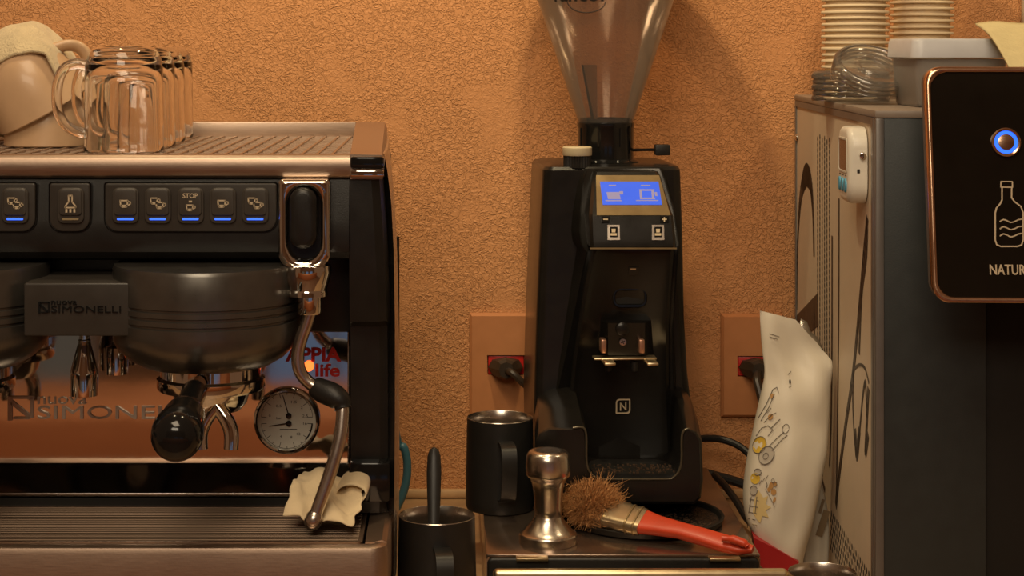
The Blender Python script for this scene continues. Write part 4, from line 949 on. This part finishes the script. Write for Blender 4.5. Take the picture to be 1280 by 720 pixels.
# ------------------------------------------------------------------ wall sockets, plugs, cables
def socket(px, py, label, plabel, ppx, ppy, ppx1, ppy1, plug_c):
    Y = WY-0.010; x0, z1 = X(px, Y), Zp(py, Y); x1, z0 = x0+0.074, z1-0.1225
    t = thing('wall_socket', label, 'socket', ((x0+x1)/2, WY, z0), group='painted wall sockets')
    hx0, hx1, hz0, hz1 = X(ppx, Y), X(ppx1, Y), Zp(ppy1, Y), Zp(ppy, Y)
    # plate built as a frame round the socket well
    o_ = [(x0, z0), (x1, z0), (x1, z1), (x0, z1)]; i_ = [(hx0, hz0), (hx1, hz0), (hx1, hz1), (hx0, hz1)]
    b = new(); prof = [[(x, WY-0.0005, z) for x, z in o_], [(x, Y+0.004, z) for x, z in o_], [(x, Y, z) for x, z in inset(o_, 0.003)], [(x, Y, z) for x, z in i_], [(x, WY-0.0005, z) for x, z in i_]]
    R = [[b.verts.new(p) for p in q] for q in prof]
    for a, c in zip(R, R[1:]):
        for i in range(4): b.faces.new((a[i], a[(i+1) % 4], c[(i+1) % 4], c[i]))
    obj('cover_plate', b, M['plate_paint'], t, 0.5)
    b = new(); box(b, hx0+0.0012, hx1-0.0012, Y+0.002, WY-0.001, hz0+0.001, hz1-0.0012, 0.0008); obj('socket_insert', b, M['socketred'], t)
    # plug
    c = P(plug_c[0], plug_c[1], Y); g = thing('power_plug', plabel, 'plug', (c.x, Y, c.z-0.014), group='black power plugs')
    b = new(); rings = []
    for y, sx, sz in ((Y+0.0015, 0.0205, 0.0110), (Y-0.006, 0.0205, 0.0115), (Y-0.012, 0.0165, 0.0125), (Y-0.020, 0.0125, 0.0125), (Y-0.026, 0.0085, 0.0095)):
        rings.append([(c.x+sx*math.copysign(abs(math.cos(a))**0.75, math.cos(a)), y, c.z+sz*math.copysign(abs(math.sin(a))**0.9, math.sin(a))) for a in [2*PI*k/8+0.0 for k in range(8)]])
    loft(b, rings); obj('plug_body', b, M['plug'], g, 0.3)
    return g, c
g, c = socket(587, 392, 'terracotta-painted wall socket with red insert left of the grinder', 'black plug with cord in the wall socket left of the grinder', 609, 444, 656, 469, (632, 458))
b = new(); tube(b, smooth_path([(c.x+0.001, c.y-0.022, c.z-0.002), P(640, 466, 2.155), P(652, 477, 2.155), P(664, 487, 2.16), P(690, 500, 2.165), P(720, 520, 2.165)], 5), 0.0042, 10); obj('cord', b, M['plug'], g)
g, c = socket(902, 393, 'terracotta-painted wall socket partly hidden by the white coffee bag', 'dark plug in the wall socket behind the white coffee bag', 922, 445, 968, 471, (945, 459))
b = new(); tube(b, smooth_path([(c.x, c.y-0.022, c.z-0.002), P(946, 475, 2.15), P(952, 500, 2.14), P(958, 540, 2.13), P(955, 590, 2.12)], 5), 0.0048, 10); obj('cord', b, M['plug'], g)
b = new(); tube(b, smooth_path([P(850, 552, 2.15), P(880, 548, 2.14), P(905, 550, 2.13), P(930, 562, 2.12), P(955, 590, 2.10), P(975, 625, 2.10)], 6), 0.0042, 10)
solo('power_cable', b, M['cable'], 'upper black cable arching from behind the grinder to the bag', 'cable')
b = new(); tube(b, smooth_path([P(868, 588, 2.165), P(895, 595, 2.16), P(920, 602, 2.15), P(950, 612, 2.14), P(985, 618, 2.14)], 6), 0.0055, 10)
solo('power_cable', b, M['cable'], 'thick black cable running low along the wall behind the bag', 'cable')
b = new(); tube(b, smooth_path([P(893, 594, 2.135), P(905, 606, 2.10), P(920, 626, 2.06), P(935, 650, 2.02), P(952, 664, 2.0)], 6), 0.0042, 10)
solo('power_cable', b, M['cable'], 'lowest black cable looping down beside the grinder stand', 'cable')

# ------------------------------------------------------------------ coffee bags
def bag_mesh(rows, Yc, thick, wob, seed, lean=0.0):
    """rows: (left px, left py, right px, right py, thickness); closed loft of lens sections"""
    b = new(); rings = []; n = 32
    for k, (lx, ly, rx, ry, th) in enumerate(rows):
        A = P(lx, ly, Yc+lean*k*0.3); B = P(rx, ry, Yc-lean*k*0.3)
        q = []
        for i in range(n):
            a = 2*PI*i/n; s = (1-math.cos(a))/2; p = A.lerp(B, s)
            off = math.sin(a); off = math.copysign(abs(off)**0.7, off)
            q.append(p+Vector((0, -off*th/2+wob*noise.noise(Vector((s*3+seed, k*0.14, off))), 0)))
        rings.append(q)
    return b, rings
rows = [(962, 712, 999, 720, 0.050), (950, 682, 1003, 697, 0.062), (935, 655, 1010, 668, 0.066), (930, 625, 1018, 632, 0.066), (933, 590, 1026, 594, 0.064), (939, 555, 1033, 560, 0.058), (946, 520, 1035, 535, 0.050), (952, 490, 1036, 510, 0.040), (955, 465, 1038, 485, 0.026), (953, 440, 1040, 466, 0.014), (951, 415, 1040, 456, 0.006), (949.5, 388, 1040, 451, 0.003)]
def dense(rows, k=4):
    out = []
    for i in range(len(rows)-1):
        p0, p1, p2, p3 = rows[max(i-1, 0)], rows[i], rows[i+1], rows[min(i+2, len(rows)-1)]
        for j in range(k):
            t = j/k; out.append(tuple(0.5*(2*b_+(c-a)*t+(2*a-5*b_+4*c-d)*t*t+(3*b_-a-3*c+d)*t**3) for a, b_, c, d in zip(p0, p1, p2, p3)))
    return out+[rows[-1]]
b, rings = bag_mesh(dense(rows), 1.872, 0.06, 0.006, 3.1)
for k in range(8):                                            # the mouth: left half high, right half torn away
    f = (8-k)/8
    for i, p in enumerate(rings[-1-k]):
        s_ = (1-math.cos(2*PI*i/len(rings[0])))/2
        tear = 0.016*max(0, 1-abs(s_-0.50)/0.50)*f
        p.z += tear+(0.0022*noise.noise(Vector((s_*16, 2.0, 0))) if s_ > 0.45 and k == 0 else 0)
loft(b, rings)
bmesh.ops.recalc_face_normals(b, faces=b.faces)
tree = BVHTree.FromBMesh(b)
CB = thing('coffee_bag', 'tall white torn-open coffee bag with yellow line drawings', 'bag', (X(978, 1.872), 1.872, 0.0))
bagob = obj('bag_body', b, M['bag'], CB, 1.2)
O = Vector((0, 0, CZ))
def hit(px, py, off=0.0015):
    d = (P(px, py, 1.9)-O).normalized(); h = tree.ray_cast(O, d)
    return (h[0]-d*off if h[0] else P(px, py, 1.90))
def bstroke(b, pts, w): 
    b = new(); q = [hit(x, y) for x, y in pts]; stroke(b, q, w*1.9/F, (0, -1, 0), 0.0003); obj('printed_line', b, M['greyline'], CB)
def blob(b, pts, off=0.0012):
    q = [hit(x, y, off) for x, y in pts]; c = sum(q, Vector())/len(q); v = [b.verts.new(p) for p in q]; cc = b.verts.new(c)
    for i in range(len(v)): b.faces.new((cc, v[i], v[(i+1) % len(v)]))
def ell(cx, cy, rx, ry, rot=0, n=16): return [(cx+rx*math.cos(a)*math.cos(rot)-ry*math.sin(a)*math.sin(rot), cy+rx*math.cos(a)*math.sin(rot)+ry*math.sin(a)*math.cos(rot)) for a in [2*PI*k/n for k in range(n)]]
b = new(); blob(b, ell(949, 556, 8, 11, 0.4)); blob(b, ell(944, 598, 6, 7)); obj('yellow_print', b, M['yellowprint'], CB)
b = new(); blob(b, [(948, 612), (954, 622), (960, 620), (957, 630), (964, 634), (957, 638), (961, 647), (953, 645), (950, 654), (945, 648), (941, 640), (943, 624)]); blob(b, [(940, 655), (946, 656), (944, 668), (938, 664)]); obj('pale_print', b, M['paleyellow'], CB)
b = new(); blob(b, ell(958, 569, 9, 12, 0.5)); blob(b, ell(942, 613, 4, 6)); blob(b, ell(947, 590, 4.5, 4)); obj('grey_print', b, M['greyprint'], CB)
b = new()
for e in ((964, 607, 3, 5, 0.3), (967, 615, 3.5, 4, 0), (961, 612, 2, 3, 0), (969, 605, 2, 2.6, 0), (968, 625, 1.6, 4, 0.3), (965, 495, 2, 3.4, 0.2), (963, 521, 3, 4, 0.5)): blob(b, ell(*e))
obj('tan_print', b, M['orangeprint'], CB)
b = new()
bstroke(b, ell(958, 569, 9, 12, 0.5)+[ell(958, 569, 9, 12, 0.5)[0]], 0.8); bstroke(b, ell(957, 570, 3, 4, 0.5), 0.7)
bstroke(b, ell(949, 556, 8, 11, 0.4), 0.7); bstroke(b, ell(947, 590, 4.5, 4), 0.7); bstroke(b, ell(942, 613, 4.6, 6), 0.7)
bstroke(b, [(961, 558), (972, 547), (980, 540)], 0.9); bstroke(b, [(965, 563), (976, 551), (984, 544)], 0.9); bstroke(b, ell(982, 536, 4, 6, 0.3), 0.8)
bstroke(b, [(948, 522), (958, 505), (966, 487), (971, 484), (973, 490)], 0.9); bstroke(b, [(951, 526), (961, 509), (968, 492)], 0.8); bstroke(b, [(956, 518), (964, 510)], 0.6)
bstroke(b, [(945, 545), (952, 535), (960, 532), (966, 537), (960, 545)], 0.8); bstroke(b, [(955, 528), (965, 518), (970, 516)], 0.8); bstroke(b, [(964, 535), (975, 524)], 1.0)
bstroke(b, [(939, 621), (936, 640), (934, 660)], 0.8); bstroke(b, [(946, 621), (944, 640), (939, 661)], 0.8)
for k in range(5): bstroke(b, [(937-k*0.6, 624+k*8), (948-k*1.3, 626+k*8)], 0.9)
bstroke(b, [(957, 600), (959, 606), (957, 612), (962, 620), (968, 633)], 0.7); bstroke(b, ell(969, 605, 2.2, 2.8), 0.6); bstroke(b, ell(966, 601, 2.0, 2.4), 0.6)
for k in range(3): bstroke(b, [(949+k*4, 605-k*3), (952+k*4, 600-k*3)], 0.5)
bstroke(b, [(962, 417), (974, 421)], 0.7); bstroke(b, [(962, 421), (972, 424)], 0.7)
b.free()
b = new(); blob(b, ell(987.5, 477, 1.3, 3)); bstroke(b, [(985, 468), (989, 464)], 0.6); bstroke(b, [(986, 484), (989, 483)], 0.6); obj('valve_mark', b, M['ink'], CB)
b = new(); up_ = [P(998, 404, 1.874), P(1004, 410, 1.874), P(1010, 420, 1.874), P(1018, 430, 1.874), P(1026, 443, 1.874)]
R1 = [b.verts.new(p+Vector((0, 0, -0.006))) for p in up_]; R2 = [b.verts.new(p+Vector((0.003+0.001*(i % 2), 0.003, 0.004+0.002*(i % 2)))) for i, p in enumerate(up_)]
for i in range(4): b.faces.new((R1[i], R1[i+1], R2[i+1], R2[i]))
fo = obj('torn_foil', b, M['foil'], CB, 0.1); fo.modifiers.new('s', 'SOLIDIFY').thickness = 0.001
b = new(); q = [P(942, 672, 1.838), P(970, 686, 1.836), P(999, 703, 1.836), P(985, 718, 1.838), P(960, 718, 1.838), P(945, 700, 1.838)]
loft(b, [q, [p+Vector((0.004, 0.045, 0.0)) for p in q]]); obj('bottom_gusset', b, M['redcard'], CB, label='dark red bottom gusset')
# smaller bag behind
rows2 = [(1003, 714, 1034, 716, 0.014), (1003, 690, 1036, 695, 0.016), (1004, 660, 1036, 665, 0.020), (1008, 630, 1034, 637, 0.018), (1014, 605, 1030, 612, 0.010), (1018, 588, 1025, 592, 0.003)]
b, rings = bag_mesh(dense(rows2), 1.902, 0.02, 0.003, 8.0); loft(b, rings)
BG = thing('coffee_bag', 'small greyish bag with brown label tucked between white bag and dispenser', 'bag', (X(1020, 1.905), 1.905, 0)); ob = obj('bag_body', b, M['greybag'], BG, 1.2)
b = new(); stroke(b, [P(1024, 668, 1.890), P(1033, 640, 1.890)], 0.007, (0, -1, 0), 0.0003); stroke(b, [P(1025, 640, 1.890), P(1029, 625, 1.893)], 0.003, (0, -1, 0), 0.0003); obj('printed_label', b, M['brownprint'], BG)

# ------------------------------------------------------------------ water dispenser
ang = -math.atan2(0.027, 0.525)
DF = Frame(0.382, 1.645, 0.0, ang)
WD = thing('water_dispenser', 'dark slate water dispenser with beige scripted side panel and black touch console', 'dispenser', (0.382, 1.645, 0), ang, local=True)
DW, DD, DH = 0.30, 0.526, 0.4822
b = new(); box(b, 0.004, DW-0.004, 0.006, DD, 0.004, DH-0.008, 0.001)
for v in b.verts: pass
obj('core', b, M['dark'], WD)
b = new(); box(b, -0.0005, DW, -0.001, DD, DH-0.007, DH, 0.0015); obj('top_cover', b, M['topcover'], WD)
b = new(); box(b, 0.0015, 0.005, 0.020, DD-0.008, 0.0, 0.4685); pn = obj('side_panel', b, M['panel'], WD)
b = new(); box(b, 0.0, 0.006, 0.020, DD, 0.4685, DH-0.007); box(b, 0.0, 0.006, DD-0.008, DD, 0, 0.4685); obj('side_frame', b, M['bodyframe'], WD)
b = new(); box(b, -0.0005, 0.008, 0.0075, 0.0205, 0.0, DH-0.007, 0.0012); obj('corner_strip', b, M['bodyframe'], WD)
b = new(); box(b, 0.0, 0.008, -0.001, 0.0085, 0.0, DH-0.007, 0.0016); obj('front_post', b, M['bodyframe'], WD)
uc = DF.u(1233, 0.0)
b = new(); box(b, 0.0075, uc, 0.0005, 0.09, 0.0, DH-0.007, 0.0012); obj('front_panel', b, M['body'], WD)
b = new(); box(b, uc, DW-0.05, 0.055, 0.09, 0.02, DH-0.007); obj('tap_recess', b, M['blacksatin'], WD)
b = new(); box(b, uc+0.012, uc+0.013+0.06, 0.050, 0.056, 0.03, 0.32); obj('recess_liner', b, M['body'], WD)
b = new(); box(b, DW-0.05, DW, 0.0005, 0.09, 0.0, DH-0.007, 0.0012); obj('front_panel', b, M['body'], WD)
b = new(); box(b, uc, DW-0.05, 0.0, 0.10, 0.0, 0.02, 0.002); obj('drip_shelf', b, M['blacksatin'], WD)
# perforations
b = new()
def hole(v, w, r):
    q = [Vector((0.0014, v+r*math.cos(PI/3*k)*1.0, w+r*1.25*math.sin(PI/3*k))) for k in range(6)]
    loft(b, [q, [p+Vector((-0.0002, 0, 0)) for p in q]])
for i in range(6):
    for j in range(40):
        hole(0.272+i*0.0165, 0.4415-j*0.0061*1.02-(0.003 if i % 2 else 0), 0.0026)
for i in range(20):
    for j in range(6): hole(0.040+i*0.0115+(0.0055 if j % 2 else 0), 0.0560-j*0.0072, 0.0026)
obj('perforation', b, M['dark'], pn, kind='stuff')
# painted script
b = new()
def sc_(pts, w, n=5):
    q = smooth_path([DF.onside(x, y, 0.0013) for x, y in pts], n) if len(pts) > 2 else [DF.onside(x, y, 0.0013) for x, y in pts]
    if isinstance(w, list):
        m_ = len(q)-1; w = [w[min(int(i/m_*(len(w)-1)), len(w)-2)]*(1-(i/m_*(len(w)-1))+min(int(i/m_*(len(w)-1)), len(w)-2))+w[min(int(i/m_*(len(w)-1)), len(w)-2)+1]*((i/m_*(len(w)-1))-min(int(i/m_*(len(w)-1)), len(w)-2)) for i in range(m_+1)]
    b = new(); stroke(b, q, w, (-1, 0, 0), 0.00025); obj('script_stroke', b, M['script'], pn)
sc_([(996, 385), (996.5, 330), (998, 285), (1001, 245), (1006, 222), (1010, 220), (1014, 234), (1016.5, 270), (1017.5, 318)], [0.006, 0.008, 0.010, 0.016, 0.026, 0.026, 0.018, 0.011, 0.009])
sc_([(996, 413), (1021, 388)], 0.034); sc_([(1018, 392), (1018, 440)], 0.008)
sc_([(1040.2, 297), (1040, 420), (1039, 520), (1037, 582)], 0.0075); sc_([(1048.8, 250), (1048.5, 380), (1047, 520), (1045.5, 628)], 0.0065)
sc_([(1045, 630), (1050, 585), (1058, 525), (1066, 470), (1073, 400), (1079, 330), (1084, 275)], 0.0105)
sc_([(1084, 275), (1083, 320), (1077, 370), (1074, 440)], 0.007)
sc_([(1067, 462), (1074, 456), (1081, 460), (1086, 478)], 0.003)
sc_([(1067, 462), (1066, 500), (1068, 545), (1071, 566), (1074, 545), (1078, 500), (1081.5, 478), (1083, 500), (1084, 520)], 0.0055)
sc_([(1069, 540), (1071, 568), (1074, 540)], 0.012); sc_([(1085.5, 488), (1083, 540), (1082, 566), (1085, 545)], 0.009)
sc_([(1030, 500), (1029, 560), (1028, 590)], 0.010); sc_([(1022, 540), (1026, 590), (1031, 612)], 0.006)
b.free()
for px, py in ((996.5, 172), ):
    p = DF.onside(px, py, 0.001); b = new(); lathe(b, [(0.004, 0), (0.0035, 0.0015), (0.0015, 0.0025), (0, 0.0026)], p, 16, Matrix.Rotation(-PI/2, 3, 'Y')); obj('screw', b, M['chrome'], WD)
# console
UC0, UC1 = DF.u(1157.5, -0.082), DF.u(1157.5, -0.082)+0.215
zt0, zb0 = 0.5215, 0.3265
def tilt(u, v, w):                                            # the console leans: its foot comes forward
    t = (zt0-w)/(zt0-zb0); return Vector((u, v-0.034*t, w))
co_ = rrect(UC0, UC1, zb0, zt0, 0.014, 6)
b = new(); plate(b, co_, -0.074, -0.060, 0.003, tilt); cs = obj('console', b, M['bodyframe'], WD, 0.7)
b = new(); plate(b, rrect(UC0+0.035, UC1-0.02, zb0+0.02, zt0-0.045, 0.01, 3), -0.062, 0.03, 0, tilt); obj('console_neck', b, M['blacksatin'], cs)
b = new(); frame(b, inset(co_, -0.0004), inset(co_, 0.0042), -0.080, -0.070, 0.0014, tilt); obj('console_bezel', b, M['bezel'], cs, 0.9)
b = new(); plate(b, inset(co_, 0.0040), -0.0772, -0.072, 0, tilt); obj('console_face', b, M['face'], cs)
def cf(px, py, v=-0.0775):                                    # point on the console face seen at a pixel
    t = 0.5
    for _ in range(6):
        q = DF.loc(px, py, v-0.034*t); t = (zt0-q.z)/(zt0-zb0)
    return q
nf = Vector((0, -1, -0.034/(zt0-zb0))).normalized(); nf = Vector((0, -1, 0.17)).normalized()
QF = nf.to_track_quat('Z', 'Y').to_matrix()
pc = cf(1257, 178)
b = new(); lathe(b, [(0.0122, -0.001), (0.0122, 0.0024), (0.0112, 0.0032), (0.0100, 0.0026), (0.0100, 0.0)], pc, 40, QF); pb = obj('power_button', b, M['bezel'], cs)
b = new(); lathe(b, [(0.0097, 0.0), (0.0097, 0.0022), (0.0068, 0.0022), (0.0068, 0)], pc, 40, QF, True); obj('button_ring_light', b, M['ringblue'], cs, label='glowing blue ring light')
b = new(); lathe(b, [(0.0067, 0.0), (0.0067, 0.0026), (0.004, 0.0030), (0, 0.0031)], pc, 32, QF); obj('button_cap', b, M['bezel'], cs)
b = new()
def cst(pts, w, closed=False, n=0):
    q = [cf(x, y) for x, y in pts]
    if n: q = smooth_path(q, n)
    stroke(b, q, w*1.55/F, nf, 0.0002, closed)
cst([(1251, 227), (1265.5, 227), (1265.5, 234), (1251, 234)], 1.5, True)
cst([(1252.5, 234), (1252.5, 250), (1250, 255), (1245.5, 260), (1244, 266), (1244, 300), (1246, 306), (1251, 308), (1272, 308), (1277, 306), (1279, 300), (1279, 266), (1276, 258), (1268, 252), (1264.5, 247), (1264.5, 234)], 1.8)
for y in (276, 285, 294): cst([(1250, y+1), (1254, y-1.5), (1259, y), (1263, y+2), (1268, y+1), (1273, y-1.5), (1277, y-2)], 1.7, False, 3)
t = new(); text(t, 'NATURAL', 1.0, lambda a, c, d: Vector((a, c, d))); wt = max(v.co.x for v in t.verts); t.free()
p0 = cf(1236.5, 343); hh = 0.0118; sxx = 0.0400/(wt*hh)
upf = Vector((0, 0.17, 1)).normalized()
text(b, 'NATURAL', hh, lambda a, c, d: p0+Vector((1, 0, 0))*a+upf*c+nf*(d+0.0001), 0.0002, sxx, 0.0002)
obj('console_print', b, M['icon'], cs)
# timer stuck to the side panel
TM = thing('kitchen_timer', 'white digital kitchen timer with blue keys stuck on the dispenser side', 'timer', (0, 0, 0), local=True)
cm = WD.matrix_world if False else Matrix.Translation((0.382, 1.645, 0)) @ Matrix.Rotation(ang, 4, 'Z')
TM.location = cm @ Vector((-0.008, 0.075, 0.394)); TM.rotation_euler = (0, 0, ang)
t0 = rrect(-0.033, 0.033, 0.0, 0.0705, 0.019, 8)             # outline in (depth, height)
Tm = lambda x, y, z: Vector((y, x, z))
b = new(); plate(b, t0, -0.0085, 0.0085, 0.0055, Tm); tb = obj('case', b, M['timer'], TM, 0.9)
b = new(); plate(b, rrect(-0.021, 0.021, 0.030, 0.058, 0.003, 3), -0.0088, -0.006, 0, Tm); obj('screen', b, M['timerscreen'], TM)
b = new(); frame(b, rrect(-0.0235, 0.0235, 0.0275, 0.0605, 0.004, 3), rrect(-0.021, 0.021, 0.030, 0.058, 0.003, 3), -0.0092, -0.006, 0.0005, Tm); obj('screen_frame', b, M['dial'], TM)
for x in (-0.016, 0.0, 0.016):
    b = new(); plate(b, circ(x, 0.0165, 0.0065, 20), -0.0100, -0.006, 0.001, Tm); obj('timer_key', b, M['bluekey'], TM)
    b = new(); box(b, -0.0087, -0.0082, x-0.004, x+0.004, 0.0250, 0.0258); obj('key_caption', b, M['ink'], TM)
b = new(); box(b, -0.001, 0.0015, -0.0335, -0.0328, 0.029, 0.0325); obj('side_slot', b, M['ink'], TM)
b = new(); lathe(b, [(0.0035, 0), (0.003, 0.003), (0, 0.004)], (0.004, -0.033, 0.045), 14, RX); obj('side_peg', b, M['chrome'], TM)

# ------------------------------------------------------------------ on top of the dispenser
TZD = DH+0.0002
ORD = ['lowest', 'second lowest', 'third', 'fourth', 'fifth', 'sixth', 'seventh', 'eighth', 'ninth', 'tenth', 'eleventh', 'twelfth', 'thirteenth', 'fourteenth', 'fifteenth', 'sixteenth', 'seventeenth', 'eighteenth', 'nineteenth', 'twentieth']
def cup_stack(px, Y, n, label, group, pitch, R):
    proto = None
    for k in range(n):
        z = TZD+k*pitch
        if proto is None:
            b = new(); H = 0.092
            lathe(b, [(R-0.0040, 0.0002), (R-0.0010, 0.0), (R-0.0002, 0.0006), (R, 0.0014), (R-0.0003, 0.0024), (R-0.0012, 0.0029), (R-0.0042, 0.0030), (R-0.0125, H-0.004), (R-0.0125, H), (R-0.0140, H), (R-0.0145, H-0.006), (0, H-0.006)], (0, 0, 0), 40)
            o = obj('paper_cup', b, M['paper'], None, 0.6); proto = o
        else:
            o = proto.copy(); COL.objects.link(o)
        o.location = (X(px, Y)+random.uniform(-0.0004, 0.0004), Y, z); o.rotation_euler = (random.uniform(-0.006, 0.006), random.uniform(-0.010, 0.010), random.uniform(0, 6))
        o['label'] = label % ORD[k]; o['category'] = 'cup'; o['group'] = group
cup_stack(1069, 2.00, 19, 'cream paper cup, %s from the bottom, in the upside-down stack nearer the grinder', 'paper cups in the stack nearer the grinder', 0.0066, 0.0364)
cup_stack(1152, 2.10, 19, 'cream paper cup, %s from the bottom, in the upside-down stack behind the tub', 'paper cups in the stack behind the tub', 0.0070, 0.0358)
# clear plastic lids
lidp = [(0.0385, 0.0), (0.0395, 0.0008), (0.0398, 0.0035), (0.0385, 0.0060), (0.0370, 0.0078), (0.0345, 0.0080), (0.0335, 0.0060), (0.0320, 0.0050), (0.0190, 0.0050), (0.0180, 0.0064), (0.0150, 0.0064), (0.0140, 0.0036), (0, 0.0034)]
proto = None
def lid(loc, rot, label, group):
    global proto
    if proto is None:
        b = new(); lathe(b, lidp, (0, 0, 0), 48); proto = o = obj('cup_cover', b, M['clearplastic'], None, 0.9)
    else: o = proto.copy(); COL.objects.link(o)
    o.location = loc; o.rotation_euler = rot; o['label'] = label; o['category'] = 'lid'; o['group'] = group
for k in range(5):
    lid((X(1064, 1.90)+0.0012*(k % 2), 1.905, TZD+k*0.0058), (0, 0, k), 'clear plastic lid, %s from the bottom, in the flat pile by the paper cups' % ORD[k], 'flat pile of lids')
tl = Vector((math.radians(31), math.radians(8), 0)); Rl = Matrix.Rotation(tl.y, 3, 'Y') @ Matrix.Rotation(tl.x, 3, 'X')
c0 = P(1091, 88, 1.815)
for k in range(4):
    p = c0+(Rl @ Vector((0, 0, 1)))*(-0.0048*(3-k))
    lid(p, (tl.x, tl.y, 0), 'clear plastic lid, %s of four in the pile leaning towards the room' % ('lowest', 'second lowest', 'second highest', 'topmost')[k], 'leaning pile of lids')
# plastic tub
TB = thing('plastic_tub', 'frosted plastic tub with milky snap lid on the dispenser', 'tub', (X(1200, 1.74), 1.755, TZD))
bx0, bx1 = X(1146, 1.71), X(1262, 1.71)
b = new(); rings = []
for z, d in ((TZD, 0.004), (TZD+0.002, 0.0025), (0.5275, 0.0), (0.5275, 0.0015), (TZD+0.0035, 0.004)):
    rings.append([(x, y, z) for x, y in rrect(bx0+d, bx1-d, 1.712+d, 1.81-d, 0.010, 5)])
loft(b, rings); tub = obj('tub_body', b, M['frosted'], TB, 0.8)
b = new(); rings = []
for z, d in ((0.5285, -0.0035), (0.529, -0.0045), (0.5440, -0.0035), (0.5462, -0.002), (0.5466, 0.002), (0.5452, 0.005)):
    rings.append([(x, y, z) for x, y in rrect(bx0+d, bx1-d, 1.712+d, 1.81-d, 0.010, 5)])
loft(b, rings); obj('tub_lid', b, M['boxlid'], TB, 0.8)
# napkin drooping off the tub lid over the console
b = new(); V = {}; nu, nv = 14, 12
cn = [P(1219, 29, 1.74), P(1300, 26, 1.74), P(1310, 88, 1.60), P(1263, 84, 1.61)]
for i in range(nu+1):
    for j in range(nv+1):
        u, v = i/nu, j/nv; p = cn[0].lerp(cn[1], u).lerp(cn[3].lerp(cn[2], u), v)
        p.z += 0.005*math.sin(PI*v)+0.0015*math.sin(u*6+v*4); V[i, j] = b.verts.new(p)
for i in range(nu):
    for j in range(nv): b.faces.new((V[i, j], V[i+1, j], V[i+1, j+1], V[i, j+1]))
o = solo('paper_napkin', b, M['napkin'], 'pale yellow embossed napkin drooping from the tub over the console', 'napkin', sharp=2); o.modifiers.new('s', 'SOLIDIFY').thickness = 0.0018
